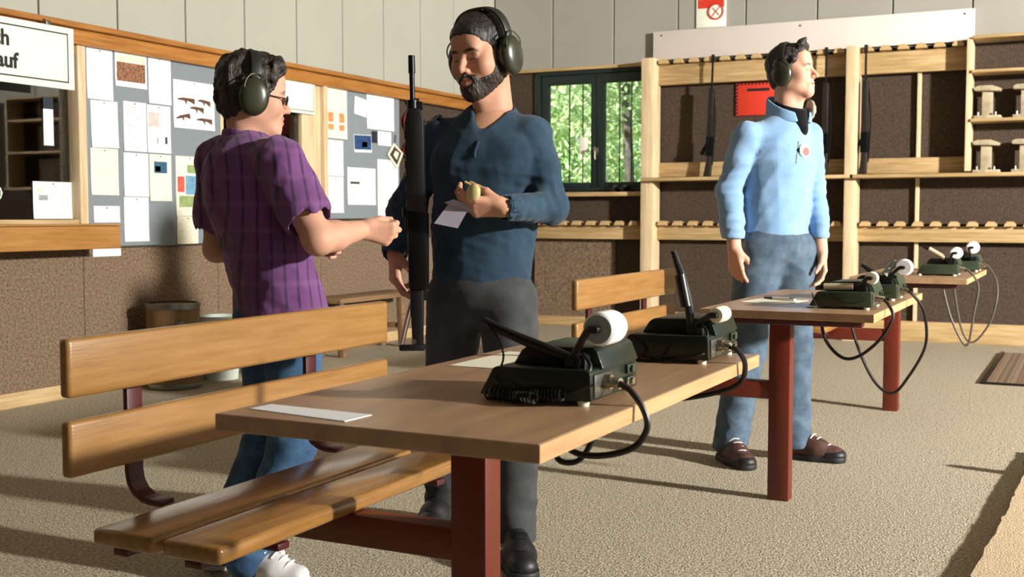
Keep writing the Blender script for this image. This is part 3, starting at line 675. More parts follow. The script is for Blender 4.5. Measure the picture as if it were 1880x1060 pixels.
def ex1(t, P):
    MB().tube([(-.896, 1.695, .877), (-.869, 1.69, .848), (-.857, 1.685, .818), (-.866, 1.672, .785), (-.862, 1.665, .782), (-.845, 1.660, .779), (-.815, 1.655, .763), (-.80, 1.640, .756)], .0018, n=6).build('handset_wire', 'black', t)
    for a, b, tn in (((-.082, -.118, .012), (-.015, -.125, .012), 8), ((-.03, -.130, .012), (.015, -.138, .014), 7), ((.0, -.118, .016), (.055, -.118, .018), 9)):
        MB().tube(coil(P, a, b, .008, tn), .0022, n=5, sm=0).build('coil_cord', 'black', t)
    MB().tube([P(.055, -.118, .02), P(.075, -.117, .025), P(.098, -.1, .035)], .002, n=6).build('coil_tail', 'black', t)
signal_box(-.795, 1.78, .75, 'olive signal box with a big white roll nearest the camera', [(-.02, -.078, .094), (-.06, -.08, .108), (-.09, -.08, .12), (-.107, -.08, .128)], 'black', .0275, .062, 'roll',
    cable=[(-.668, 1.722, .784), (-.648, 1.722, .772), (-.628, 1.722, .745), (-.622, 1.722, .715), (-.645, 1.722, .683), (-.70, 1.722, .665), (-.75, 1.722, .668), (-.785, 1.73, .70), (-.80, 1.74, .72)], extra=ex1)
tp = bpy.data.objects['signal_box']
MB().tube([(-.80, 1.74, .72), (-.792, 1.74, .67), (-.775, 1.73, .648), (-.742, 1.73, .652), (-.722, 1.74, .685), (-.715, 1.75, .722)], .005, n=8).build('cable_loop', 'cable', tp)
def ex2(t, P):
    MB().tube([P(-.06, -.105, .05), P(-.035, -.11, .025), P(-.05, -.113, .006), P(-.025, -.113, .004), P(0, -.112, .014), P(.02, -.108, .048)], .0022, n=6).build('cord', 'black', t)
    MB().tube([P(-.08, -.11, .045), P(-.07, -.115, .01), P(-.03, -.118, .003), P(.02, -.116, .008), P(.08, -.112, .02), P(.1, -.07, .03)], .0022, n=6).build('cord', 'black', t)
signal_box(-.785, 2.37, .75, 'olive signal box with its black lever standing upright', [(.045, -.078, .12), (.033, -.08, .17), (.022, -.08, .20), (.012, -.08, .228)], 'black', .0165, .058, 'rollcream', roll_c=(.104, -.08, .099),
    grip=((.042, -.083, .115), (.028, -.083, .18), .011, 'black'), cable=[(-.655, 2.312, .784), (-.640, 2.315, .775), (-.628, 2.32, .748), (-.64, 2.33, .71), (-.69, 2.33, .685), (-.78, 2.33, .665), (-.88, 2.33, .66), (-.95, 2.32, .70)], extra=ex2)
def ex3(t, P):
    MB().tube([P(-.095, -.09, .05), P(-.085, -.112, .03), P(-.075, -.116, .006), P(-.09, -.125, .004), P(-.105, -.12, .004)], .002, n=6).build('cord', 'black', t)
    MB().tube([P(-.05, -.108, .052), P(-.02, -.112, .03), P(.03, -.114, .02), P(.075, -.11, .03), P(.1, -.075, .036)], .0018, n=6).build('cord', 'black', t)
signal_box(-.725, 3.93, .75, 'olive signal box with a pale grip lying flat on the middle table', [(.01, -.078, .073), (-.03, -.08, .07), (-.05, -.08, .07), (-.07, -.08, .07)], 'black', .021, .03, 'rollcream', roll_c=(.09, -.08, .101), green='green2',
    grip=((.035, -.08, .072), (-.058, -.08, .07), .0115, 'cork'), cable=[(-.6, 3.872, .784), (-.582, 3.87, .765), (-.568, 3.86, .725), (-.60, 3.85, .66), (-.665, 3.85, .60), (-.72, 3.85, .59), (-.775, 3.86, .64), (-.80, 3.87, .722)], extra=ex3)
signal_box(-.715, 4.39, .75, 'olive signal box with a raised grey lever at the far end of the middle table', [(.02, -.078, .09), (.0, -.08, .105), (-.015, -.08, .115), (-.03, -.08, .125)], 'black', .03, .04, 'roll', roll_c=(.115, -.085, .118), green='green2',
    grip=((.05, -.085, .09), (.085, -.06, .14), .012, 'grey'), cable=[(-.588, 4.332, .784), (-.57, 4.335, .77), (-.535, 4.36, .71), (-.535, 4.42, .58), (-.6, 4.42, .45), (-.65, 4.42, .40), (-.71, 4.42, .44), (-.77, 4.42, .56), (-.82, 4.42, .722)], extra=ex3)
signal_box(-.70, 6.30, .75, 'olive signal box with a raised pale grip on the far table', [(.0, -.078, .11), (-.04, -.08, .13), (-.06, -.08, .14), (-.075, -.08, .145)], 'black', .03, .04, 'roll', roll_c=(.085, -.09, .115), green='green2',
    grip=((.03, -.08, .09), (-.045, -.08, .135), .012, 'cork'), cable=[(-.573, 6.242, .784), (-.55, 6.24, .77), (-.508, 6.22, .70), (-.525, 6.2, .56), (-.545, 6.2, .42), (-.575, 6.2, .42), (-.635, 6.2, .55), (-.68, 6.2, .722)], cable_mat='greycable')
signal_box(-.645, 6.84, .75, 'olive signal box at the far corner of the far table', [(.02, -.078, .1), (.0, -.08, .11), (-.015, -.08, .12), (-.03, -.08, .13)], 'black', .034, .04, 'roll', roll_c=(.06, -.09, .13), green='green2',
    cable=[(-.52, 6.782, .784), (-.50, 6.78, .77), (-.46, 6.74, .70), (-.455, 6.7, .60), (-.49, 6.7, .47), (-.57, 6.7, .37), (-.63, 6.7, .45), (-.68, 6.7, .722)], cable_mat='greycable')

# papers and a pen on the tables
def flat_sheet(pts, z, label, m='paper_t', name='paper_sheet', cat='paper', parts=()):
    c = np.mean(np.array(pts), 0)
    q = MB().prism(pts, 2, z, z + .0012)
    return solo(q, name, m, label, cat, smooth=0)
flat_sheet([(-1.168, 1.425), (-.970, 1.397), (-.966, 1.462), (-1.163, 1.474)], .7502, 'white paper sheet at the near left corner of the nearest table', 'plainpaper')
flat_sheet([(-1.15, 2.02), (-.985, 2.02), (-.985, 2.29), (-1.15, 2.29)], .7502, 'printed score sheet beside the nearest signal box', 'paper_c')
flat_sheet([(-1.10, 3.98), (-.93, 3.95), (-.90, 4.16), (-1.08, 4.19)], .7502, 'printed score sheet on the middle table', 'paper_c')
pn = thing('ballpoint_pen', (-1.0, 4.1, .7516), 'white and black pen lying across the score sheet', 'pen')
MB().cyl((-1.02, 4.13, .757), (-.93, 4.08, .757), .005, n=10).build('barrel', 'roll', pn); MB().cyl((-1.055, 4.149, .757), (-1.02, 4.13, .757), .0035, .005, n=10).build('tip', 'black', pn); MB().box((-.95, 4.085, .76), (-.93, 4.09, .764)).build('clip', 'black', pn)
# ------------------------------------------------------------------ people: implicit surfaces (smooth union of tapered limbs) meshed with surface nets
def smin(a, b, k):
    if k <= 0: return np.minimum(a, b)
    h = np.maximum(k - np.abs(a - b), 0) / k
    return np.minimum(a, b) - h * h * k * .25
class SDF:
    def __init__(s, lo, hi, h, mtx=None):
        s.lo = np.array(lo, np.float32); s.h = h
        s.n = np.ceil((np.array(hi) - s.lo) / h).astype(int) + 1
        s.d = np.full(s.n, .2, np.float32)
        s.ax = [s.lo[i] + h * np.arange(s.n[i], dtype=np.float32) for i in range(3)]
    def _sub(s, lo, hi):
        sl = []
        for i in range(3):
            a = int(max(0, math.floor((lo[i] - s.lo[i]) / s.h))); b = int(min(s.n[i], math.ceil((hi[i] - s.lo[i]) / s.h) + 1))
            if b <= a: return None
            sl.append(slice(a, b))
        return tuple(sl)
    def _pts(s, sl):
        return (s.ax[0][sl[0]][:, None, None], s.ax[1][sl[1]][None, :, None], s.ax[2][sl[2]][None, None, :])
    def _put(s, sl, v, k, cut):
        if cut: s.d[sl] = -smin(-s.d[sl], v, k)
        else: s.d[sl] = smin(s.d[sl], v, k)
    def cone(s, a, b, ra, rb, k=.02, flat=None, cut=False):
        """tapered capsule; flat=(n, f): thickness along the unit vector n divided by f"""
        a = np.array(a, np.float32); b = np.array(b, np.float32); m = max(ra, rb) + k + .03
        sl = s._sub(np.minimum(a, b) - m, np.maximum(a, b) + m)
        if sl is None: return s
        X, Y, Z = s._pts(sl); ba = b - a; L = float(ba @ ba) + 1e-12
        px, py, pz = X - a[0], Y - a[1], Z - a[2]
        t = np.clip((px * ba[0] + py * ba[1] + pz * ba[2]) / L, 0, 1)
        qx, qy, qz = px - t * ba[0], py - t * ba[1], pz - t * ba[2]
        q2 = qx*qx + qy*qy + qz*qz
        if flat is not None:
            n, f = flat; qn = qx*n[0] + qy*n[1] + qz*n[2]; q2 = q2 + qn*qn*(f*f - 1)
        s._put(sl, np.sqrt(q2) - (ra + (rb - ra) * t), k, cut); return s
    def ell(s, c, r, k=.02, R=None, cut=False):
        """ellipsoid; R rows = its axes"""
        c = np.array(c, np.float32); r = np.array(r, np.float32); m = r.max() + k + .03
        sl = s._sub(c - m, c + m)
        if sl is None: return s
        X, Y, Z = s._pts(sl); p = (X - c[0], Y - c[1], Z - c[2])
        R = np.eye(3) if R is None else np.array(R)
        k0 = 0; k1 = 0
        for i in range(3):
            q = (p[0]*R[i][0] + p[1]*R[i][1] + p[2]*R[i][2]) / r[i]; k0 = k0 + q*q; k1 = k1 + (q/r[i])**2
        k0 = np.sqrt(k0); k1 = np.sqrt(k1) + 1e-9
        s._put(sl, k0 * (k0 - 1) / k1, k, cut); return s
    def box(s, c, hx, rad=.005, k=.01, R=None, cut=False):
        c = np.array(c, np.float32); hx = np.array(hx, np.float32); m = np.linalg.norm(hx) + k + .03
        sl = s._sub(c - m, c + m)
        if sl is None: return s
        X, Y, Z = s._pts(sl); p = (X - c[0], Y - c[1], Z - c[2]); R = np.eye(3) if R is None else np.array(R)
        q = [np.abs(p[0]*R[i][0] + p[1]*R[i][1] + p[2]*R[i][2]) - (hx[i] - rad) for i in range(3)]
        o = np.sqrt(sum(np.maximum(v, 0)**2 for v in q)) + np.minimum(np.maximum(np.maximum(q[0], q[1]), q[2]), 0) - rad
        s._put(sl, o, k, cut); return s
    def plane(s, p, n, k=.01):
        """keep only the side opposite to n"""
        X, Y, Z = s._pts((slice(None),) * 3)
        v = (X - p[0]) * n[0] + (Y - p[1]) * n[1] + (Z - p[2]) * n[2]
        s.d = -smin(-s.d, -v, k); return s
    def warp(s, fn, band=.035):
        i = np.nonzero(np.abs(s.d) < band)
        P = np.stack([s.ax[0][i[0]], s.ax[1][i[1]], s.ax[2][i[2]]], 1)
        s.d[i] += fn(P).astype(np.float32); return s
    def mesh(s):
        d = s.d; d[0] = d[-1] = .1; d[:, 0] = d[:, -1] = .1; d[:, :, 0] = d[:, :, -1] = .1
        g = d < 0; nx, ny, nz = d.shape
        c = np.zeros((nx-1, ny-1, nz-1), np.uint8)
        for a in (0, 1):
            for b in (0, 1):
                for e in (0, 1): c += g[a:nx-1+a, b:ny-1+b, e:nz-1+e]
        I = np.nonzero((c > 0) & (c < 8)); N = len(I[0])
        idx = np.full(c.shape, -1, np.int32); idx[I] = np.arange(N)
        cv = {(a, b, e): d[I[0]+a, I[1]+b, I[2]+e] for a in (0, 1) for b in (0, 1) for e in (0, 1)}
        acc = np.zeros((N, 3), np.float32); cnt = np.zeros(N, np.float32)
        for ax in range(3):
            o = [i for i in range(3) if i != ax]
            for u in (0, 1):
                for v in (0, 1):
                    k0 = [0, 0, 0]; k0[o[0]] = u; k0[o[1]] = v; k1 = list(k0); k1[ax] = 1
                    A, B = cv[tuple(k0)], cv[tuple(k1)]; x = (A < 0) != (B < 0)
                    t = np.where(x, A / np.where(x, A - B, 1), 0)
                    q = np.zeros((N, 3), np.float32); q[:, o[0]] = u; q[:, o[1]] = v; q[:, ax] = t
                    acc += q * x[:, None]; cnt += x
        V = acc / cnt[:, None] + np.stack(I, 1); V = V * s.h + s.lo
        F = []
        for ax in range(3):
            o = [(ax + 1) % 3, (ax + 2) % 3]
            A = np.take(g, range(0, d.shape[ax]-1), ax); B = np.take(g, range(1, d.shape[ax]), ax)
            E = np.array(np.nonzero(A != B)).T
            E = E[(E[:, o[0]] > 0) & (E[:, o[1]] > 0) & (E[:, o[0]] < d.shape[o[0]]-1) & (E[:, o[1]] < d.shape[o[1]]-1)]
            inside = A[tuple(E.T)]
            def cid(du, dv):
                q = E.copy(); q[:, o[0]] -= du; q[:, o[1]] -= dv; return idx[tuple(q.T)]
            Q = np.stack([cid(1, 1), cid(0, 1), cid(0, 0), cid(1, 0)], 1)
            Q[~inside] = Q[~inside][:, ::-1]; F.append(Q)
        F = np.concatenate(F); F = F[(F >= 0).all(1)]
        return V, F
def np_mesh(name, V, F, m, parent, col=None):
    me = bpy.data.meshes.new(name); me.vertices.add(len(V)); me.vertices.foreach_set('co', np.asarray(V, np.float32).ravel())
    me.loops.add(F.size); me.loops.foreach_set('vertex_index', F.astype(np.int32).ravel())
    me.polygons.add(len(F)); me.polygons.foreach_set('loop_start', np.arange(0, F.size, 4, dtype=np.int32))
    me.update(calc_edges=True); me.validate()
    if col is not None:
        a = me.color_attributes.new('tone', 'FLOAT_COLOR', 'POINT'); c = np.ones((len(V), 4), np.float32); c[:, :3] = col; a.data.foreach_set('color', c.ravel())
    return link(name, me, m, parent, 180)
def join(*vf):
    V, F, o = [], [], 0
    for v, f in vf: V.append(v); F.append(f + o); o += len(v)
    return np.concatenate(V), np.concatenate(F)
def unit(v): v = np.array(v, float); return v / np.linalg.norm(v)
def folds(seed, k, n=7, aniso=(1, 1, 1)):
    """wrinkle field: warped sines along random directions, values about -1..1"""
    g = np.random.default_rng(seed); D = g.normal(size=(n, 3)); D /= np.linalg.norm(D, axis=1)[:, None]; D *= np.array(aniso) * k * (.6 + .9 * g.random((n, 1)))
    W = g.normal(size=(n, 3)) * k * .35; ph = g.random(n) * 6.28
    def f(P):
        o = 0
        for i in range(n):
            o = o + np.abs(np.sin(P @ D[i] + ph[i] + 1.3 * np.sin(P @ W[i] + ph[-i]))) - .64
        return o / n * 2.0
    return f
def near(P, c, r): return np.exp(-np.sum((P - np.array(c)) ** 2, 1) / (r * r))

def vcol_mat(name, rough=.5, sss=0, bump=.05, bscale=300):
    m, nt, b = _nt(name); a = nt.nodes.new('ShaderNodeVertexColor'); a.layer_name = 'tone'
    nt.links.new(a.outputs[0], b.inputs['Base Color']); b.inputs['Roughness'].default_value = rough
    b.inputs['Specular IOR Level'].default_value = .35
    if sss:
        b.inputs['Subsurface Weight'].default_value = sss; b.inputs['Subsurface Radius'].default_value = (.012, .005, .003); b.inputs['Subsurface Scale'].default_value = .5
    n = nt.nodes.new('ShaderNodeTexNoise'); n.inputs['Scale'].default_value = bscale
    tc = nt.nodes.new('ShaderNodeTexCoord'); nt.links.new(tc.outputs['Object'], n.inputs[0])
    bp = nt.nodes.new('ShaderNodeBump'); bp.inputs['Strength'].default_value = bump; bp.inputs['Distance'].default_value = .002
    nt.links.new(n.outputs[0], bp.inputs['Height']); nt.links.new(bp.outputs[0], b.inputs['Normal']); return m
M['skin'] = vcol_mat('skin', .58, .12)
def cloth(name, c1, c2, weave=700, rough=.9, big=9, sheen=.1, bump=.25):
    m = mat(name, c1, rough, noise=big, col2=c2, bump=bump, bscale=weave, spec=.15, sheen=sheen); return m
M['navyshirt'] = cloth('navy_jersey', '#233545', '#304658')
M['bluefleece'] = cloth('light_blue_fleece', '#769ac0', '#86a9cd', weave=350, sheen=.3)
M['fleecelining'] = cloth('grey_lining', '#8a8378', '#b3ab9e', weave=120, big=60)
M['blackknit'] = cloth('black_knit', '#08080a', '#121216')
M['jeans'] = cloth('blue_jeans', '#3d4d5d', '#5b6d7e', big=14, weave=500)
M['jeans1'] = cloth('dark_blue_jeans', '#2a4260', '#456688', big=16, weave=500)
M['greyjeans'] = cloth('grey_jeans', '#333537', '#454749', big=14, weave=500)
M['shoeblack'] = mat('shoe_black', '#141416', .5, noise=40, var=.4)
M['shoewhite'] = mat('shoe_white', '#c9c8c8', .5, noise=30, var=.1)
M['shoebrown'] = mat('shoe_brown', '#4a2e28', .55, noise=40, var=.3)
M['sole'] = mat('rubber_sole', '#1a1a1b', .6)
M['solewhite'] = mat('white_sole', '#d6d3cc', .6)
M['lace'] = mat('laces', '#d8cfcc', .7)
def hair_mat(name, c1, c2):
    m, nt, b = _nt(name); tc = nt.nodes.new('ShaderNodeTexCoord'); mp = nt.nodes.new('ShaderNodeMapping'); mp.inputs['Scale'].default_value = (160, 160, 22)
    n = nt.nodes.new('ShaderNodeTexNoise'); n.inputs['Scale'].default_value = 1.0; n.inputs['Detail'].default_value = 4; n.inputs['Distortion'].default_value = 1.2
    nt.links.new(tc.outputs['Object'], mp.inputs[0]); nt.links.new(mp.outputs[0], n.inputs[0])
    r = nt.nodes.new('ShaderNodeValToRGB'); r.color_ramp.elements[0].color = rgb(c1); r.color_ramp.elements[1].color = rgb(c2); r.color_ramp.elements[0].position = .35; r.color_ramp.elements[1].position = .72
    nt.links.new(n.outputs[0], r.inputs[0]); nt.links.new(r.outputs[0], b.inputs['Base Color']); b.inputs['Roughness'].default_value = .5
    bp = nt.nodes.new('ShaderNodeBump'); bp.inputs['Strength'].default_value = .8; bp.inputs['Distance'].default_value = .006
    nt.links.new(n.outputs[0], bp.inputs['Height']); nt.links.new(bp.outputs[0], b.inputs['Normal']); return m
M['hair1'] = hair_mat('dark_brown_hair', '#0e0a07', '#352a1c'); M['hair2'] = hair_mat('black_brown_hair', '#090706', '#231b15'); M['hair3'] = hair_mat('dark_hair', '#0d0a0a', '#33261f')
M['beard'] = hair_mat('beard_hair', '#140d09', '#3a2a1f')
M['muff'] = mat('olive_muff', '#2b2c1e', .3, noise=10, var=.1)
M['muffpad'] = mat('muff_pad', '#0c0c0c', .5)
M['muffband'] = mat('muff_band', '#1a1d1a', .45)
M['wire'] = mat('muff_wire', '#8f8f84', .3, metal=.9)
def plaid():
    m, nt, b = _nt('purple_plaid'); N = nt.nodes.new; L = nt.links.new
    tc = N('ShaderNodeTexCoord'); mp = N('ShaderNodeMapping'); mp.inputs['Rotation'].default_value = (0, 0, math.radians(-25)); L(tc.outputs['Object'], mp.inputs[0])
    def wave(dirn, sc):
        w = N('ShaderNodeTexWave'); w.wave_type = 'BANDS'; w.bands_direction = dirn; w.inputs['Scale'].default_value = sc; w.inputs['Distortion'].default_value = .4; w.inputs['Detail'].default_value = 0; L(mp.outputs[0], w.inputs[0]); return w.outputs[0]
    def ramp(src, a, b2, p0, p1):
        r = N('ShaderNodeValToRGB'); r.color_ramp.elements[0].position = p0; r.color_ramp.elements[1].position = p1; r.color_ramp.elements[0].color = (a, a, a, 1); r.color_ramp.elements[1].color = (b2, b2, b2, 1); L(src, r.inputs[0]); return r.outputs[0]
    v = ramp(wave('X', 9), 0, 1, .8, .97); h = ramp(wave('Z', 4.2), 0, 1, .8, .98)
    n = N('ShaderNodeTexNoise'); n.inputs['Scale'].default_value = 10; L(tc.outputs['Object'], n.inputs[0])
    base = N('ShaderNodeMix'); base.data_type = 'RGBA'; L(n.outputs[0], base.inputs[0]); base.inputs[6].default_value = rgb('#532c5a'); base.inputs[7].default_value = rgb('#764580')
    m1 = N('ShaderNodeMix'); m1.data_type = 'RGBA'; L(v, m1.inputs[0]); L(base.outputs[2], m1.inputs[6]); m1.inputs[7].default_value = rgb('#40214a')
    m2 = N('ShaderNodeMix'); m2.data_type = 'RGBA'; mm = N('ShaderNodeMath'); mm.operation = 'MULTIPLY'; L(h, mm.inputs[0]); mm.inputs[1].default_value = .28; L(mm.outputs[0], m2.inputs[0]); L(m1.outputs[2], m2.inputs[6]); m2.inputs[7].default_value = rgb('#7d4f7b')
    L(m2.outputs[2], b.inputs['Base Color']); b.inputs['Roughness'].default_value = .85; b.inputs['Sheen Weight'].default_value = .15
    return m
M['plaid'] = plaid()

SKIN = np.array(rgb('#c2937b')[:3]); LIP = np.array(rgb('#a85f55')[:3]); BROW = np.array(rgb('#2a1d15')[:3])

class Head:
    """head in its own frame: x = towards the wearer's right, y = forwards, z = up, origin between the eyes at ear depth"""
    def __init__(s, pos, fwd, pitch=0, roll=0, scale=1.0):
        f = unit((fwd[0], fwd[1], 0)); up = np.array([0, 0, 1.]); l = np.cross(f, up)
        R = np.stack([l, f, up], 1)   # columns = axes
        cp, sp = math.cos(pitch), math.sin(pitch); Rx = np.array([[1, 0, 0], [0, cp, -sp], [0, sp, cp]])
        cr, sr = math.cos(roll), math.sin(roll); Ry = np.array([[cr, 0, sr], [0, 1, 0], [-sr, 0, cr]])
        s.R = R @ Rx @ Ry; s.p = np.array(pos, float); s.k = scale
        s.mtx = Matrix.Translation(Vector(s.p)) @ Matrix(s.R.tolist()).to_4x4() @ Matrix.Diagonal((scale, scale, scale, 1))
    def out(s, P): return s.p + (np.asarray(P) * s.k) @ s.R.T
    def into(s, P): return ((np.asarray(P) - s.p) @ s.R) / s.k
def head_surface(wide=1.0, jaw=1.0, nose=1.0, neck_to=(0, -.03, -.2), neck_r=.055, smile=0, lids=.0115, grid=False):
    g = SDF((-.12, -.15, -.25), (.12, .16, .16), .0026); w = wide
    g.ell((0, -.012, .042), (.074*w, .094, .084), 0)
    g.ell((0, .032, -.028), (.060*w, .062, .084), .03)
    for sx in (-1, 1):
        g.cone((sx*.050*w, -.002, -.055*jaw), (sx*.012, .072, -.1*jaw), .022, .018, .03)
        g.ell((sx*.041*w, .064, -.030), (.022, .020, .020), .025)
    g.ell((0, .076, -.1*jaw), (.020, .016, .017), .025)
    for sx in (-1, 1): g.ell((sx*.050*w, .036, -.022), (.018, .034, .042), .03)
    g.cone((-.034, .080, .020), (.034, .080, .020), .012, .012, .022)
    g.ell((0, .066, .055), (.05*w, .03, .035), .03)
    for sx in (-1, 1):
        g.ell((sx*.031, .101, .0), (.018, .014, .0125), .014, cut=True)
        g.ell((sx*.031, .074, -.001), (.0155, .0150, lids), .006)
        g.cone((sx*.018, .089, .0075), (sx*.044, .081, .005), .0032, .003, .006)
    g.cone((0, .090, .010), (0, .113*nose, -.030), .0085, .0105, .014)
    g.ell((0, .114*nose, -.033), (.0105, .010, .0095), .006)
    for sx in (-1, 1):
        g.ell((sx*.0125, .101, -.037), (.0078, .010, .007), .007)
        g.ell((sx*.007, .106, -.0435), (.0035, .005, .003), .003, cut=True)
    g.ell((0, .084, -.066), (.026, .016, .020), .02)
    c = .004 * smile
    for sx in (-1, 1):
        g.cone((0, .0975, -.0605), (sx*.022, .086, -.0645 + c), .0062, .0036, .006)
        g.cone((0, .0965, -.0735), (sx*.020, .086, -.0690 + c), .0070, .0036, .006)
        g.cone((0, .106, -.0667), (sx*.024, .092, -.0662 + c*1.4), .0024, .0018, .003, cut=True)
        g.ell((sx*.077*w, -.014, -.004), (.009, .019, .030), .008); g.ell((sx*.086*w, -.010, -.002), (.006, .011, .018), .005, cut=True)
    g.cone((0, -.022, -.05), neck_to, .058, neck_r, .03)
    g.cone((0, .04, -.095), (neck_to[0], neck_to[1] + .045, neck_to[2]), .012, .012, .04)
    if grid: return g
    V, F = g.mesh(); return V, F
def face_tone(P, w=1.0, brow=1.0, stubble=0, skin=SKIN):
    c = np.repeat(skin[None], len(P), 0).astype(np.float32); ax = np.abs(P[:, 0])
    red = near(np.stack([ax, P[:, 1], P[:, 2]], 1), (.042, .08, -.03), .028) * .25 + near(P, (0, .115, -.033), .018) * .25
    c *= (1 - red[:, None] * np.array([.05, .35, .4]))
    q = (P[:, 1] > .075)
    lip = np.exp(-((P[:, 2] + .067) / .0085) ** 4 - (ax / .0225) ** 6) * (P[:, 1] > .083)
    c = c * (1 - .8 * lip[:, None]) + LIP * .8 * lip[:, None]
    zb = .0185 + .004 * np.sin(np.clip((ax - .012) / .04, 0, 1) * 3.0) - .003 * (ax > .045)
    br = np.exp(-((P[:, 2] - zb) / .0048) ** 4) * np.exp(-((ax - .031) / .0205) ** 6) * (P[:, 1] > .06) * brow
    c = c * (1 - .85 * br[:, None]) + BROW * .85 * br[:, None]
    la = np.exp(-((P[:, 2] + .0055) / .0022) ** 4) * np.exp(-((ax - .031) / .0135) ** 6) * (P[:, 1] > .07)
    c = c * (1 - .75 * la[:, None]) + BROW * .75 * la[:, None]
    return c
def hair_surface(kind, w=1.0):
    g = SDF((-.13, -.16, -.14), (.13, .16, .19), .003)
    if kind == 'messy':
        g.ell((0, -.016, .050), (.086*w, .108, .094), 0); g.ell((0, -.05, -.02), (.070*w, .062, .068), .03)
        g.cone((-.05, .055, .10), (.05, .06, .10), .026, .026, .03)
        g.ell((0, .10, -.03), (.115, .078, .112), .012, cut=True); g.ell((0, .04, -.115), (.09, .085, .075), .015, cut=True)
        for sx in (-1, 1): g.cone((sx*.072, .045, .06), (sx*.074, .038, .0), .012, .008, .02)
        amp, kf = .0135, 75
    elif kind == 'short':
        g.ell((0, -.013, .046), (.0785*w, .1, .0885), 0); g.ell((0, .062, .062), (.056*w, .0372, .0425), .02); g.ell((0, -.05, -.02), (.060*w, .05, .058), .03)
        g.box((0, .125, -.052), (.060, .078, .118), .045, .012, cut=True); g.ell((0, .05, -.09), (.1, .085, .085), .015, cut=True)
        for sx in (-1, 1): g.cone((sx*.0725*w, .028, .03), (sx*.071*w, .020, -.035), .008, .006, .012)
        amp, kf = .003, 120
    else:   # tousled
        g.ell((0, -.015, .048), (.080*w, .103, .090), 0); g.ell((0, -.05, -.02), (.062*w, .055, .062), .03)
        g.cone((-.04, .062, .112), (.03, .068, .118), .022, .02, .025); g.cone((.02, .07, .125), (.03, .088, .138), .016, .008, .015)
        g.ell((0, .10, -.012), (.115, .074, .102), .012, cut=True); g.ell((0, .045, -.1), (.1, .085, .08), .015, cut=True)
        for sx in (-1, 1): g.cone((sx*.07, .036, .05), (sx*.073, .020, .02), .010, .006, .015)
        amp, kf = .007, 85
    f = folds(5, kf, 9, (1.2, .8, .8)); g.warp(lambda P: -amp * f(P)); return g.mesh()
def beard_surface(**kw):
    """full beard: the head surface grown by a few millimetres, kept only along the jaw, chin and upper lip"""
    h = head_surface(grid=True, **kw); g = SDF((-.12, -.15, -.25), (.12, .16, .16), .0026)
    for sx in (-1, 1):
        g.cone((sx*.070, .020, .004), (sx*.066, .020, -.05), .013, .024, .0)
        g.cone((sx*.062, .020, -.060), (sx*.030, .075, -.098), .028, .030, .012)
        g.cone((0, .100, -.0505), (sx*.028, .088, -.060), .0072, .0075, .006); g.cone((sx*.030, .085, -.060), (sx*.026, .085, -.09), .0085, .016, .008)
    g.ell((0, .086, -.105), (.040, .034, .0285), .01); g.ell((0, .100, -.0685), (.0215, .022, .0105), .005, cut=True); g.ell((0, .02, -.155), (.08, .075, .035), .006, cut=True)
    f = folds(9, 170, 6); h.d = h.d - .0040; g.d = -smin(-g.d, -h.d, .004); g.warp(lambda P: .0018 * f(P)); return g.mesh()

def ear_muffs(person, H, label, w=1.0, wire=False, band_back=0, top=.108):
    t = bpy.data.objects.new('ear_defenders', None); COL.objects.link(t); t.empty_display_size = .05
    t.matrix_world = person.matrix_basis @ H.mtx; tag(t, label, 'ear defenders', 'olive ear defenders worn by the three people')
    for sx in (-1, 1):
        T = Matrix.Translation((sx*.073*w, -.012, -.012)) @ Matrix.Rotation(sx*math.pi/2, 4, 'Y') @ Matrix.Diagonal((1.42, 1.1, 1, 1))
        cup = MB().lathe([(.040, .014), (.0425, .018), (.0425, .026), (.040, .034), (.033, .041), (.020, .0455), (0, .047)], n=32, mtx=T).build('cup', 'muff', t, 60)
        MB().lathe([(.022, .001), (.036, .000), (.040, .006), (.040, .014), (.025, .015)], n=32, mtx=T).build('cushion', 'muffpad', cup, 60)
        x = sx*(.073*w + .036)
        MB().tube([(x, -.046, .0), (x + sx*.004, -.044, .03), (x - sx*.002, -.030, .052), (x - sx*.006, -.012, .058), (x - sx*.002, .008, .052), (x + sx*.004, .022, .03), (x, .024, .0)], .0022, n=6, sm=5).build('yoke', 'wire' if wire else 'muffband', cup)
    n = 26; P = []
    for i in range(n + 1):
        a = math.pi * i / n; r = .112
        P.append(Vector((math.copysign(abs(math.cos(a)) ** .75, math.cos(a)) * .099 * w, -.012 + band_back * math.sin(a), .030 + max(0, math.sin(a)) ** .85 * top)))
    b = MB(); hw = .0165; rows = []
    for i, p in enumerate(P):
        d = (P[min(i+1, n)] - P[max(i-1, 0)]).normalized(); o = Vector((0, 1, 0)); nn = d.cross(o).normalized()
        if nn.dot(p - Vector((0, -.012, .03))) < 0: nn = -nn
        ww = hw * (.75 + .25 * max(0, math.sin(math.pi * i / n)) ** .5)
        rows.append([b.bm.verts.new(p + o*s1*ww + nn*s2*.004) for s1, s2 in ((-1, -1), (1, -1), (1, .6), (.6, 1), (-.6, 1), (-1, .6))])
    for i in range(n):
        for j in range(6): b.bm.faces.new((rows[i][j], rows[i][(j+1) % 6], rows[i+1][(j+1) % 6], rows[i+1][j]))
    b.bm.faces.new(rows[0]); b.bm.faces.new(rows[-1][::-1]); bmesh.ops.recalc_face_normals(b.bm, faces=b.bm.faces)
    b.build('headband', 'muffband', t, 50); return t

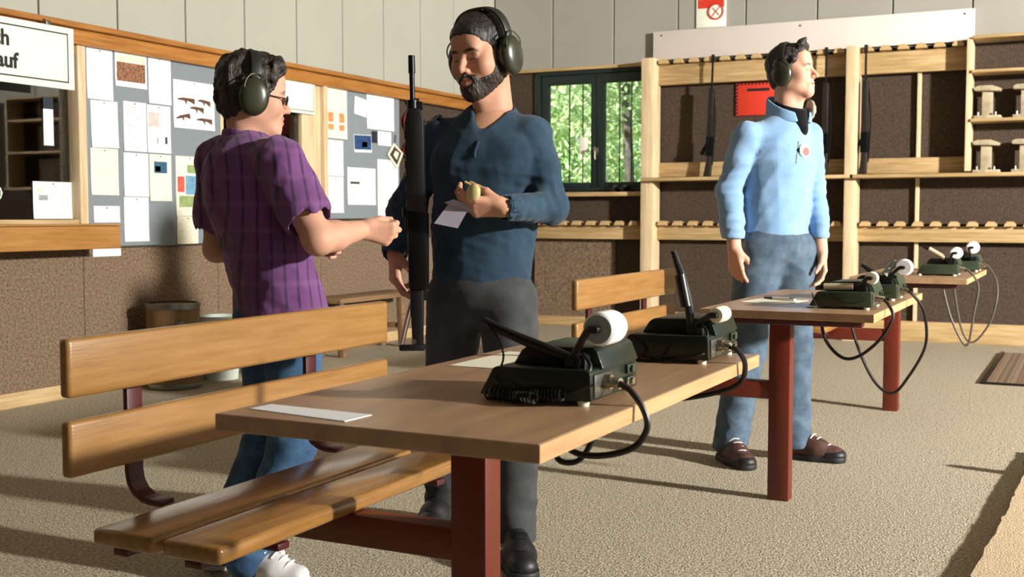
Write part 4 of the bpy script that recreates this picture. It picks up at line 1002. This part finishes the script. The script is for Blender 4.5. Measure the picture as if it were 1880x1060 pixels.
def hand(g, wrist, d, n, t, curl=(.5, .5, .5, .5), thumb=(.5, .2), s=1.0):
    """palm plus five jointed fingers; d = along the hand, n = palm side normal, t = towards the thumb"""
    d, n = unit(d), unit(n); t = unit(np.array(t) - d * np.dot(t, d)); n = unit(np.cross(d, t)) * np.sign(np.dot(np.cross(d, t), n) or 1)
    w = np.array(wrist, float); L = (.040, .045, .041, .032); off = (.029, .0095, -.0095, -.027); base = (.086, .089, .085, .077)
    for j in range(4):
        k = w + (d*base[j] + t*off[j]) * s
        g.cone(w + (d*.012 + t*off[j]*.55) * s, k, .0145*s, .0115*s, .014)
        p = k; a = 0
        for q, (f, r) in enumerate(((1, .0090), (.66, .0082), (.52, .0074))):
            a += curl[j] * (1.0, 1.25, .9)[q]; dirn = d*math.cos(a) + n*math.sin(a) + t*off[j]*1.2*math.cos(a)
            e = p + dirn * L[j] * f * s; g.cone(p, e, r*s*1.05, r*s*.93, .0045 if q else .008); p = e
    sp, inn = thumb
    b0 = w + (d*.022 + t*.020 + n*.004) * s; d1 = unit(d*.62 + t*(.9*sp + .15) + n*(.2 + inn*.6)); b1 = b0 + d1*.042*s
    d2 = unit(d*.85 + t*(.45*sp - .1) + n*(.1 + inn)); b2 = b1 + d2*.032*s; b3 = b2 + unit(d2 + n*inn*.3)*.025*s
    g.cone(b0, b1, .0165*s, .0125*s, .014); g.cone(b1, b2, .0112*s, .0098*s, .006); g.cone(b2, b3, .0096*s, .0080*s, .004)
    return dict(knuckle=w + d*.085*s)
def hand_grid(wrist, d, reach=.2): 
    w = np.array(wrist); c = w + unit(d) * reach * .42
    return SDF(c - reach * .72, c + reach * .72, .003)

ROT = math.radians(26.53)
def person(base, label):
    return thing('person', base, label, 'person', rz=ROT)
def shoe(per, heel, fwd, L, mats, w=.046, lace=True, h=.075):
    """a shoe: upper, sole and laces; heel on the floor, fwd = unit direction of the toe"""
    f = unit((fwd[0], fwd[1], 0)); l = np.array([-f[1], f[0], 0]); hp = np.array((heel[0], heel[1], 0.)); R = [f, l, (0, 0, 1)]
    at = lambda a, b, z: hp + f*a + l*b + np.array([0, 0, z])
    lo = np.minimum(at(0, 0, 0), at(L, 0, 0)) - .09; hi = np.maximum(at(0, 0, 0), at(L, 0, 0)) + .09; lo[2] = -.02; hi[2] = .2
    g = SDF(lo, hi, .0045)
    g.cone(at(.045, 0, .045), at(L*.55, 0, .045), w*.86, w*.98, 0, ((0, 0, 1), .95)); g.cone(at(L*.55, 0, .042), at(L - .05, .003, .034), w*.98, w*.86, .02, ((0, 0, 1), 1.25))
    g.cone(at(.05, 0, .06), at(.06, 0, .06 + h*.7), w*.85, w*.8, .02); g.cone(at(.08, 0, .085), at(L*.62, 0, .058), w*.62, w*.6, .02)
    g.plane((0, 0, .016), (0, 0, -1), .004)
    u = np_mesh('shoe', *g.mesh(), mats[0], per)
    g = SDF(lo, hi, .0045); g.cone(at(.04, 0, .014), at(L*.5, 0, .014), w*.95, w*1.0, 0); g.cone(at(L*.5, 0, .014), at(L - .048, .003, .014), w*1.0, w*.97, .02)
    X = g._pts((slice(None),) * 3)[2]; g.d = np.maximum(g.d, np.abs(X - .0135) - .0125)
    np_mesh('sole', *g.mesh(), mats[1], u)
    if len(mats) > 3:
        g = SDF(lo, hi, .0045); g.cone(at(L*.66, 0, .03), at(L - .045, .003, .03), w*1.0, w*.93, .02, ((0, 0, 1), 1.5)); g.plane((0, 0, .016), (0, 0, -1), .004); g.plane(at(L*.72, 0, 0), tuple(-f), .004)
        np_mesh('toe_cap', *g.mesh(), mats[3], u)
    if lace:
        for i in range(4):
            a = L*(.47 + .08*i); z = .110 - .0125*i
            MB().tube([Vector(at(a, -.026, z - .012)), Vector(at(a + .008, -.012, z)), Vector(at(a + .012, .012, z)), Vector(at(a, .026, z - .012))], .0032, n=6, sm=4).build('lace', mats[2], u)
    return u
def limb(g, pts, rs, k=.025, flat=None):
    for i in range(len(pts) - 1): g.cone(pts[i], pts[i+1], rs[i], rs[i+1], k, flat)
    return g
def box_of(pts, pad):
    a = np.array(pts, float); return a.min(0) - pad, a.max(0) + pad
# ------------------------------------------------------------------ the three people (local frame: x = right in the photo, y = away, z = up)
def finish_body(per, parts, tones, name='body'):
    V, F = join(*parts); c = np.concatenate(tones); return np_mesh(name, V, F, 'skin', per, c)
def plain(V, skin=SKIN): return np.repeat(skin[None].astype(np.float32), len(V), 0)
def do_head(H, neck_base, skin=SKIN, **kw):
    nb = H.into(neck_base); tone = dict(brow=kw.pop('brow', 1.0))
    V, F = head_surface(neck_to=tuple(nb), **kw); c = face_tone(V, skin=skin, **tone); return (H.out(V), F), c
def put(H, VF, name, m, per): return np_mesh(name, H.out(VF[0]), VF[1], m, per)
def front(V, r, z):   # point of a surface nearest the camera above (r, z)
    i = np.nonzero((np.abs(V[:, 0] - r) < .012) & (np.abs(V[:, 2] - z) < .012))[0]; return V[i[np.argmin(V[i, 1])]]
Vz = np.array([0, 0, 1.])
L3 = lambda a, b, t: np.array(a) * (1 - t) + np.array(b) * t

# ---- person 1: purple plaid shirt, seen from behind, handing something over
p1 = person((-2.148, 2.664, 0), 'person in a purple plaid short-sleeved shirt and jeans reaching out one arm')
H1 = Head((-.022, .07, 1.398), (.92, .38), pitch=-.10, scale=.92)
F1 = np.array([.766, .643, 0]); LR = np.array([.643, -.766, 0])
C7 = np.array([-.045, .075, 1.25]); sR = np.array([.080, -.055, 1.205]); sL = np.array([-.150, .180, 1.220])
eR = np.array([.200, -.150, .985]); wR = np.array([.303, .0, 1.012]); eL = np.array([-.165, .195, .95]); wL = np.array([.105, .215, .96])
ch, wa, hp = np.array([-.024, .062, 1.10]), np.array([.022, .058, .94]), np.array([.058, .05, .75])
TF = (F1, 1.32)
def torso1(g, e=0):
    limb(g, (ch + Vz*.03, ch, wa, hp, hp - Vz*.06), (.135-e, .152-e, .142-e, .156-e, .158-e), .05, TF)
    g.cone(sL, sR, .058-e, .058-e, .05); g.cone(ch + Vz*.06, C7 + Vz*.0, .09-e, .062-e, .05)
    g.ell(L3(sL, sR, .5) - F1*.035 - Vz*.06, (.10-e, .10-e, .12-e), .05); return g
lo, hi = box_of([sR, sL, hp, eR, eL, C7], .17)
g = torso1(SDF(lo, hi, .0055))
g.cone(sR, L3(sR, eR, .66), .066, .074, .035); g.cone(sL, L3(sL, eL, .66), .064, .072, .035)
g.cone(L3(sR, eR, .55), L3(sR, eR, 1.05), .060, .062, .004, cut=True); g.cone(L3(sL, eL, .55), L3(sL, eL, 1.05), .058, .06, .004, cut=True)
f = folds(3, 34, 7, (1, 1, .45)); f2 = folds(4, 70, 6, (1, 1, .6))
g.warp(lambda P: (.0095 * f(P) + .0035 * f2(P)) * (1 - .85 * np.minimum(1, near(P, L3(sR, eR, .66), .075) + near(P, L3(sL, eL, .66), .075))) + .006 * near(P, ch - F1*.15 + Vz*.0, .02) )
g.plane((0, 0, .675), (0, 0, -1), .006); g.ell((hp[0], hp[1], .66), (.13, .125, .05), .004, cut=True)
g.cone(C7 - Vz*.03, C7 + Vz*.12 + F1*.03, .054, .058, .01, cut=True)
sh1 = np_mesh('shirt', *g.mesh(), 'plaid', p1)
g = SDF(*box_of([C7], .13), .004)
nd = unit(H1.p - C7)
g.cone(C7 - Vz*.005 - F1*.004, C7 + Vz*.028 - F1*.004, .074, .066, 0); g.cone(C7 - Vz*.08, C7 + Vz*.1, .059, .057, .004, cut=True); g.plane(C7 + Vz*.030, (F1[0]*.35, F1[1]*.35, .93), .004)
g.plane(C7 - Vz*.028, (0, 0, -1), .004); g.warp(lambda P: .002 * f2(P)); np_mesh('collar', *g.mesh(), 'plaid', p1)
# seam lines on the back: yoke and pleat
# trousers
hR, hL = hp + LR*.072 - Vz*.02, hp - LR*.072 - Vz*.02
kR, kL = np.array([.10, -.02, .40]), np.array([.005, .10, .40]); aR, aL = np.array([-.02, -.055, .06]), np.array([-.125, .05, .06])
def legs1(g, e=0):
    g.ell((hp[0], hp[1], .755), (.142-e, .118-e, .10), 0); limb(g, (hR, kR, aR), (.090-e, .066-e, .066-e), .035); limb(g, (hL, kL, aL), (.090-e, .066-e, .066-e), .035); return g
g = legs1(SDF(*box_of([hp + Vz*.12, aR, aL, kR, kL, hL, hR], .12), .0065)); f = folds(8, 40, 7, (.6, .6, 1.5)); f3 = folds(12, 60, 6, (.5, .5, 1.6))
g.warp(lambda P: (.003 + .005 * np.exp(-((P[:, 2] - .42) / .1) ** 2) + .008 * np.exp(-((P[:, 2] - .12) / .1) ** 2)) * f(P))
g.plane((0, 0, .028), (0, 0, -1), .006); np_mesh('trousers', *g.mesh(), 'jeans1', p1)
shoe(p1, (-.078, -.05), (.97, -.25), .255, ('shoewhite', 'solewhite', 'lace'), h=.02, w=.042); shoe(p1, (-.185, .06), (.85, .5), .255, ('shoewhite', 'solewhite', 'lace'))
# skin
(hv, hf), hc = do_head(H1, C7 - Vz*.05, wide=.97, nose=1.0, neck_r=.050 / .92, smile=1.0)
g = torso1(SDF(*box_of([sR, sL, hp, C7, aR, aL], .2), .009), .018); g.plane((0, 0, .80), (0, 0, -1), .02); legs1(g, .022); core = g.mesh()
g = SDF(*box_of([sR, eR, wR], .08), .0042); limb(g, (sR, L3(sR, eR, .6), eR), (.046, .045, .041), .02); limb(g, (eR, L3(eR, wR, .35), wR), (.041, .041, .027), .02); armR = g.mesh()
g = SDF(*box_of([sL, eL, wL], .08), .0042); limb(g, (sL, L3(sL, eL, .6), eL), (.046, .044, .038), .02); limb(g, (eL, L3(eL, wL, .35), wL), (.038, .038, .026), .02); armL = g.mesh()
g = hand_grid(wR, (.9, .1, -.1)); g.cone(L3(eR, wR, .8), wR, .029, .026, .01); hand(g, wR, (.93, .22, -.18), (-.1, 1, .1), (.15, -.25, 1), (1.15, 1.0, 1.05, 1.15), (.1, .75), .95); haR = g.mesh()
g = hand_grid(wL, (1, -.1, 0)); g.cone(L3(eL, wL, .8), wL, .029, .026, .01); hand(g, wL, (.97, -.15, .0), (0, -1, -.2), (.1, -.2, 1), (.5, .55, .6, .65), (.4, .3), .92); haL = g.mesh()
parts = [(hv, hf), core, armR, armL, haR, haL]; finish_body(p1, parts, [hc] + [plain(q[0]) for q in parts[1:]])
put(H1, hair_surface('messy', .98), 'hair', 'hair1', p1)
ear_muffs(p1, H1, 'olive ear defenders with a silver wire yoke on the person in purple', w=1.02, wire=True)
t = bpy.data.objects.new('eyeglasses', None); COL.objects.link(t); t.matrix_world = p1.matrix_basis @ H1.mtx; tag(t, 'thin dark framed glasses worn by the person in the purple shirt', 'glasses')
fr = MB()
for sx in (-1, 1):
    cx, cy = sx*.033, .104
    P = [(cx + .024*math.cos(a)*(1 if abs(math.cos(a)) > .3 else 1), cy - .006*abs(math.cos(a))*(1 if sx*math.cos(a) > 0 else 0), -.004 + .0145*math.sin(a)) for a in np.linspace(0, 2*math.pi, 21)]
    fr.tube(P, .0016, n=6, sm=0)
    ln = MB().cyl((cx, cy - .002, -.004), (cx, cy - .001, -.004), .0225, n=20); ln.xf(Matrix.Translation((0, 0, -.004*.0)) @ Matrix.Diagonal((1, 1, .62, 1))); ln.build('lens', 'lens', t)
    MB().tube([(sx*.057, .098, .0), (sx*.072, .06, .0), (sx*.075, .0, .004), (sx*.074, -.02, -.01)], .002, n=6, sm=4).build('temple', 'ink', t)
fr.tube([(-.01, .105, .0), (0, .108, .003), (.01, .105, .0)], .0016, n=6, sm=3).build('frame', 'ink', t)

# ---- person 2: navy henley, beard, slung rifle
p2 = person((-1.682, 3.176, 0), 'bearded man in a navy long-sleeved shirt reading a card with a rifle at his side')
H2 = Head((-.006, .062, 1.548), (-.60, -.80), pitch=-.20, roll=.05, scale=1.03)
F2 = unit((-.22, -.975, 0)); L2 = np.array([F2[1], -F2[0], 0])
C7 = np.array([.030, .090, 1.405]); sR = np.array([-.140, .125, 1.298]); sL = np.array([.150, .045, 1.300])
eR = np.array([-.262, .150, 1.06]); wR = np.array([-.280, .055, .935]); eL = np.array([.208, -.005, 1.075]); wL = np.array([.062, -.190, 1.075])
ch, wa, hp = np.array([.012, .085, 1.20]), np.array([-.002, .070, 1.02]), np.array([-.012, .055, .82])
TF = (F2, 1.38)
def torso2(g, e=0):
    limb(g, (ch + Vz*.02, ch, wa, hp), (.145-e, .168-e, .156-e, .158-e), .05, TF)
    g.cone(sL, sR, .052-e, .052-e, .05); g.cone(ch + Vz*.09, C7 - Vz*.02, .09-e, .062-e, .06)
    for sx in (-1, 1): g.ell(ch + F2*.075 + L2*.075*sx + Vz*.02, (.085-e, .05-e*.7, .07-e), .05, R=(L2, F2, Vz))
    return g
g = torso2(SDF(*box_of([sR, sL, hp, eR, eL, wR, wL, C7], .14), .0055))
limb(g, (sR, eR, wR), (.060, .052, .040), .03); limb(g, (sL, L3(sL, eL, .5), eL), (.060, .057, .050), .022); limb(g, (eL, wL), (.050, .038), .018)
f = folds(21, 36, 7, (1, 1, .8)); f2 = folds(22, 75, 6)
arm_ = lambda P: near(P, eL, .12) + near(P, eR, .12) + near(P, wL, .07) + .7 * near(P, wa + F2*.1 + L2*.08, .14) + .6*near(P, sL - Vz*.1, .08)
g.warp(lambda P: .0055 * f(P) + (.0016 + .006 * np.minimum(arm_(P), 1)) * f2(P))
g.plane((0, 0, .795), (0, 0, -1), .006); g.ell((hp[0], hp[1], .775), (.14, .105, .05), .004, cut=True)
for a, b, r in ((eR, wR, .034), (eL, wL, .033)): g.cone(L3(a, b, .9), L3(a, b, 1.3), r, r, .003, cut=True)
nk = C7 + F2*.02
g.cone(nk - Vz*.012, nk + Vz*.12, .066, .075, .008, cut=True); g.cone(nk + F2*.065 - Vz*.018, np.array([-.030, -.060, 1.300]), .056, .012, .008, cut=True)
V, F = g.mesh(); np_mesh('shirt', V, F, 'navyshirt', p2)
pv = [front(V, -.026 - .004*i, 1.288 - .018*i) for i in range(4)]
MB().tube([Vector(v) for v in pv], .005, n=8, sm=4).build('placket', 'navyshirt', p2)
hR, hL = np.array([-.090, .085, .78]), np.array([.072, .025, .78]); kR, kL = np.array([-.125, .19, .45]), np.array([.098, -.03, .43]); aR, aL = np.array([-.15, .36, .07]), np.array([.098, -.085, .07])
def legs2(g, e=0):
    g.ell((hp[0], hp[1], .82), (.155-e, .118-e, .11), 0, R=(L2, F2, Vz)); limb(g, (hR, kR, aR), (.096-e, .073-e, .064-e), .035); limb(g, (hL, kL, aL), (.096-e, .073-e, .062-e), .035); return g
g = legs2(SDF(*box_of([hp + Vz*.1, aR, aL, kR, kL, hL, hR], .13), .0065)); f = folds(28, 40, 7, (.6, .6, 1.5))
g.warp(lambda P: (.002 + .004 * np.exp(-((P[:, 2] - .45) / .1) ** 2) + .008 * np.exp(-((P[:, 2] - .15) / .1) ** 2)) * f(P))
g.plane((0, 0, .06), (0, 0, -1), .006); np_mesh('trousers', *g.mesh(), 'greyjeans', p2)
shoe(p2, (.092, -.035), (.10, -1), .285, ('shoeblack', 'sole', 'blackknit'), w=.05); shoe(p2, (-.135, .42), (-.25, -.97), .285, ('shoeblack', 'sole', 'blackknit'), w=.05)
SK2 = np.array(rgb('#b98a70')[:3])
(hv, hf), hc = do_head(H2, C7 - Vz*.06, skin=SK2, wide=1.0, neck_r=.062, smile=1.2, lids=.0125, brow=1.2)
g = torso2(SDF(*box_of([sR, sL, hp, C7, aR, aL], .2), .008), .010); g.plane((0, 0, .86), (0, 0, -1), .02); legs2(g, .022); core = g.mesh()
g = SDF(*box_of([sR, eR, wR], .08), .005); limb(g, (sR, eR, wR), (.044, .040, .028), .02); armR = g.mesh()
g = SDF(*box_of([sL, eL, wL], .08), .005); limb(g, (sL, eL, wL), (.044, .040, .028), .02); armL = g.mesh()
dR = unit((.02, -.25, -1)); g = hand_grid(wR, dR); g.cone(L3(eR, wR, .75), wR, .031, .028, .01); hand(g, wR, dR, (1, -.1, .1), (.35, -.95, -.1), (.45, .5, .6, .7), (.5, .5), 1.0); haR = g.mesh()
dL = unit((-.95, -.12, .02)); g = hand_grid(wL, dL); g.cone(L3(eL, wL, .75), wL, .031, .029, .01); hand(g, wL, dL, (.1, .75, .65), (.1, -.65, .75), (.55, .6, .65, .7), (.15, .55), 1.0); haL = g.mesh()
parts = [(hv, hf), core, armR, armL, haR, haL]; finish_body(p2, parts, [hc] + [plain(q[0], SK2) for q in parts[1:]])
put(H2, hair_surface('short'), 'hair', 'hair2', p2); put(H2, beard_surface(neck_to=tuple(H2.into(np.array([.030, .090, 1.325]))), neck_r=.062, smile=1.2, lids=.0125), 'beard', 'beard', p2)
ear_muffs(p2, H2, 'olive ear defenders on the bearded man in navy', w=1.03)
def in_frame(p, P): return [tuple(p.matrix_basis @ Vector(v)) for v in P]
B2 = p2.matrix_basis
# card and yellow packet in his left hand
kn = wL + dL * .085
q = MB(); q.quad(*[Vector(v) for v in (kn + (-.015, .005, .0), kn + (-.075, .02, .012), kn + (-.118, -.005, -.048), kn + (-.048, -.025, -.062))])
q.quad(*[Vector(v) for v in (kn + (.02, -.012, -.005), kn + (-.062, .0, .022), kn + (-.09, .01, .012), kn + (-.015, -.006, -.012))])
bmesh.ops.solidify(q.bm, geom=list(q.bm.faces), thickness=.001)
q.xf(B2); solo(q, 'score_card', 'purplepaper', 'folded pale score card held by the bearded man', 'card', smooth=0)
pk = thing('yellow_packet', tuple(B2 @ Vector(kn + (-.006, -.022, .012))), 'small pale yellow packet between the thumb and finger of the bearded man', 'packet')
M['yellowfoil'] = mat('pale_yellow', '#b9ad74', .5, noise=30, var=.12)
ck = B2 @ Vector(kn + (-.004, -.020, .038))
MB().lathe([(0, -.03), (.012, -.026), (.021, -.012), (.023, .004), (.018, .02), (.008, .028), (0, .03)], n=20, mtx=Matrix.Translation(ck) @ Matrix.Rotation(.35, 4, 'Y') @ Matrix.Diagonal((1, .6, 1, 1))).build('body', 'yellowfoil', pk)
MB().tube([ck + Vector((-.006, -.004, .026)), ck + Vector((-.022, -.008, .034))], .004, n=6, sm=0).build('flap', 'yellowfoil', pk)

# rifle slung at his right side, muzzle up
rf = thing('slung_rifle', tuple(B2 @ Vector((-.205, -.10, .64))), 'black rifle hanging muzzle up at the side of the bearded man', 'rifle')
T = B2 @ Matrix.Translation((-.186, -.095, 0)) @ Matrix.Rotation(math.radians(-1.0), 4, 'Y')
def gp(mb, name, m='gun'): mb.xf(T); return mb.build(name, m, rf)
gp(MB().cyl((0, 0, 1.36), (0, 0, 1.52), .008, n=12), 'barrel', 'gunmetal'); gp(MB().cyl((0, 0, 1.475), (0, 0, 1.527), .0105, .010, n=12), 'flash_hider', 'gunmetal')
gp(MB().cyl((0, 0, 1.37), (0, 0, 1.395), .017, n=14).box((-.012, -.012, 1.365), (.03, .012, 1.39), .003).cyl((.012, 0, 1.33), (.012, 0, 1.40), .009, n=10), 'front_sight', 'gunmetal')
gp(MB().prism([(-.024, 1.06), (.032, 1.05), (.034, 1.34), (.024, 1.37), (-.014, 1.37), (-.024, 1.33)], 1, -.024, .024, .006), 'handguard')
for i in range(5): gp(MB().box((-.0255, -.018, 1.10 + i*.045), (-.022, .018, 1.125 + i*.045)), 'vent', 'blackmatte')
gp(MB().prism([(-.022, .83), (.036, .83), (.040, 1.06), (-.022, 1.07)], 1, -.025, .025, .005), 'receiver', 'gunmetal')
gp(MB().prism([(.02, .98), (.075, .90), (.105, .93), (.055, 1.04), (.02, 1.05)], 0, .0, .024, .004), 'magazine')
gp(MB().prism([(.02, .86), (.05, .79), (.08, .80), (.05, .90), (.02, .91)], 0, -.004, .026, .006), 'pistol_grip')
gp(MB().prism([(-.016, .66), (.016, .66), (.022, .84), (-.020, .84)], 1, -.014, .014, .004), 'stock')
gp(MB().tube([(-.012, 0, .80), (-.03, -.004, .74), (-.048, -.006, .665)], .0075, n=8, sm=3), 'stock_strut', 'chrome')
gp(MB().box((-.056, -.016, .645), (.022, .016, .664), .005), 'butt_plate')
gp(MB().cyl((-.01, -.018, .675), (-.01, -.024, .675), .008, n=10), 'sling_stud', 'chrome')
gp(MB().box((-.029, -.012, 1.0), (-.021, .012, 1.05), .002).cyl((-.026, 0, 1.05), (-.026, 0, 1.075), .012, n=12), 'rear_sight', 'gunmetal')
gp(MB().tube([(.02, .02, 1.33), (.05, .08, 1.34), (.07, .16, 1.36), (.055, .22, 1.28), (.02, .2, 1.1), (.0, .1, .85), (.0, .02, .72)], .009, n=8, sm=6, flat=.25), 'sling', 'blackmatte')

# ---- person 3: light blue fleece
p3 = person((-1.188, 4.890, 0), 'person in a light blue fleece pullover and jeans standing behind the tables')
H3 = Head((.066, .10, 1.660), (.86, -.51), pitch=.10, scale=.92)
F3 = unit((.50, -.866, 0)); LR3 = np.array([F3[1], -F3[0], 0])
C7 = np.array([.055, .115, 1.49]); sR = np.array([-.132, .025, 1.385]); sL = np.array([.160, .160, 1.395])
eR = np.array([-.205, .035, 1.160]); wR = np.array([-.190, -.03, .915]); eL = np.array([.190, .15, 1.17]); wL = np.array([.200, .075, .90])
ch, wa, hp = np.array([.02, .095, 1.27]), np.array([.008, .085, 1.10]), np.array([.005, .07, .95])
TF = (F3, 1.22)
def torso3(g, e=0):
    limb(g, (ch + Vz*.03, ch, wa, hp), (.142-e, .154-e, .143-e, .150-e), .05, TF)
    g.cone(sL, sR, .058-e, .058-e, .05); g.cone(ch + Vz*.1, C7 - Vz*.02, .11-e, .078-e, .05); return g
g = torso3(SDF(*box_of([sR, sL, hp, eR, eL, wR, wL, C7], .15), .0055))
limb(g, (sR, L3(sR, eR, .5), eR, L3(eR, wR, .55), wR), (.064, .057, .052, .050, .042), .014); limb(g, (sL, L3(sL, eL, .5), eL, L3(eL, wL, .55), wL), (.060, .053, .048, .047, .040), .014)
f = folds(31, 26, 6, (1, 1, .7)); f2 = folds(32, 58, 5, (.30, .30, 1.5))
arm3 = lambda P: np.minimum(1, near(P, eR, .13) + near(P, eL, .13) + near(P, wR + Vz*.04, .09) + near(P, wL + Vz*.04, .09) + .8*near(P, wa + F3*.13, .12) + .8 * near(P, sR - Vz*.1 + F3*.07, .1))
g.warp(lambda P: .003 * f(P) + (.001 + .0085 * arm3(P)) * f2(P))
g.plane((0, 0, .955), (0, 0, -1), .006); g.ell((hp[0], hp[1], .935), (.145, .13, .05), .004, cut=True)
for a, b in ((eR, wR), (eL, wL)):
    g.cone(L3(a, b, .93), L3(a, b, 1.3), .036, .036, .003, cut=True)
g.cone(C7 - Vz*.0, C7 + Vz*.15 + F3*.02, .070, .08, .008, cut=True); g.cone(C7 + F3*.075 + Vz*.01, C7 + F3*.135 - Vz*.10, .034, .004, .008, cut=True)
V, F = g.mesh(); np_mesh('fleece', V, F, 'bluefleece', p3)
for r, z, rad, m_, nm in ((.108, 1.332, .028, 'signwhite', 'emblem'), (.114, 1.330, .018, 'p_red', 'emblem_disc'), (.088, 1.336, .011, 'blackknit', 'emblem_bar')):
    q = front(V, r, z); n_ = unit(F3 + np.array((.15, -.1, 0)))
    MB().cyl(Vector(q - n_*.012), Vector(q + n_*(.007 if rad > .02 else .0082)), rad, n=20).build(nm, m_, p3)
zp = [front(V, .085 - .004*i, 1.37 - .03*i) for i in range(4)]
MB().tube([Vector(v + F3*.001) for v in zp], .003, n=6, sm=3).build('zip', 'grey', p3)
# collar with grey lining, black roll neck
g = SDF(*box_of([C7], .16), .0042); nrm = unit(F3*.45 + Vz)
g.cone(C7 - Vz*.03 + F3*.01, C7 + Vz*.035 + F3*.005, .098, .092, 0); g.cone(C7 - Vz*.1 + F3*.015, C7 + Vz*.12 + F3*.015, .080, .086, .004, cut=True)
g.plane(C7 + Vz*.042, unit(F3*.5 + Vz), .004); g.plane(C7 - Vz*.045, (0, 0, -1), .004); g.cone(C7 + F3*.06 + Vz*.05, C7 + F3*.16 - Vz*.10, .05, .02, .006, cut=True)
np_mesh('collar', *g.mesh(), 'bluefleece', p3)
g = SDF(*box_of([C7], .16), .0042); lf = C7 - LR3*.085 + F3*.055 + Vz*.014
g.ell(lf, (.018, .042, .040), 0, R=(unit(F3*.5 - LR3), unit(F3 + LR3*.5), Vz)); g.warp(lambda P: .004 * f2(P * 2)); np_mesh('collar_lining', *g.mesh(), 'fleecelining', p3)
g = SDF(*box_of([C7], .16), .004); g.cone(C7 - Vz*.09 + F3*.02, C7 + Vz*.045 + F3*.02, .079, .066, 0); g.cone(C7 + F3*.07 - Vz*.02, C7 + F3*.10 - Vz*.08, .035, .02, .02); g.cone(C7 + Vz*.0 + F3*.02, C7 + Vz*.1 + F3*.03, .060, .060, .004, cut=True); g.plane(C7 + Vz*.048, unit(F3*.4 + Vz), .005); np_mesh('roll_neck', *g.mesh(), 'blackknit', p3)
hR, hL = np.array([-.078, .03, .88]), np.array([.088, .105, .88]); kR, kL = np.array([-.122, .02, .49]), np.array([.092, .09, .48]); aR, aL = np.array([-.185, .045, .07]), np.array([.102, .10, .07])
def legs3(g, e=0):
    g.ell((hp[0], hp[1], .93), (.166-e, .132-e, .11), 0, R=(LR3, F3, Vz)); limb(g, (hR, kR, aR), (.102-e, .078-e, .074-e), .035); limb(g, (hL, kL, aL), (.102-e, .078-e, .072-e), .035); return g
g = legs3(SDF(*box_of([hp + Vz*.1, aR, aL, kR, kL, hL, hR], .13), .0065)); f = folds(38, 38, 7, (.6, .6, 1.5))
g.warp(lambda P: (.003 + .005 * np.exp(-((P[:, 2] - .5) / .1) ** 2) + .009 * np.exp(-((P[:, 2] - .15) / .11) ** 2) + .004 * np.exp(-((P[:, 2] - .85) / .06) ** 2)) * f(P))
g.plane((0, 0, .05), (0, 0, -1), .006); np_mesh('trousers', *g.mesh(), 'jeans', p3)
shoe(p3, (-.205, .105), (.22, -.97), .275, ('shoebrown', 'sole', 'lace', 'shoeblack'), w=.05); shoe(p3, (.06, .13), (.86, -.5), .275, ('shoebrown', 'sole', 'lace', 'shoeblack'), w=.05)
SK3 = np.array(rgb('#cc9d85')[:3])
(hv, hf), hc = do_head(H3, C7 - Vz*.06, skin=SK3, wide=.98, neck_r=.056 / .92, smile=.2, nose=1.03, lids=.0118)
g = torso3(SDF(*box_of([sR, sL, hp, C7, aR, aL], .2), .009), .02); g.plane((0, 0, 1.0), (0, 0, -1), .02); legs3(g, .022); core = g.mesh()
g = SDF(*box_of([sR, eR, wR], .08), .005); limb(g, (sR, eR, wR), (.046, .040, .028), .02); armR = g.mesh()
g = SDF(*box_of([sL, eL, wL], .08), .005); limb(g, (sL, eL, wL), (.046, .040, .028), .02); armL = g.mesh()
dR = unit((.06, -.12, -1)); g = hand_grid(wR, dR); g.cone(L3(eR, wR, .75), wR, .031, .029, .01); hand(g, wR, dR, (.75, .6, .0), (.65, -.75, 0), (.32, .36, .4, .45), (.35, .4), .98); haR = g.mesh()
dL = unit((-.02, -.12, -1)); g = hand_grid(wL, dL); g.cone(L3(eL, wL, .75), wL, .031, .029, .01); hand(g, wL, dL, (-.8, -.3, 0), (.3, -.9, 0), (.35, .4, .45, .5), (.35, .4), .98); haL = g.mesh()
parts = [(hv, hf), core, armR, armL, haR, haL]; finish_body(p3, parts, [hc] + [plain(q[0], SK3) for q in parts[1:]])
put(H3, hair_surface('tousled', .98), 'hair', 'hair3', p3)
ear_muffs(p3, H3, 'olive ear defenders on the person in light blue', w=1.02)
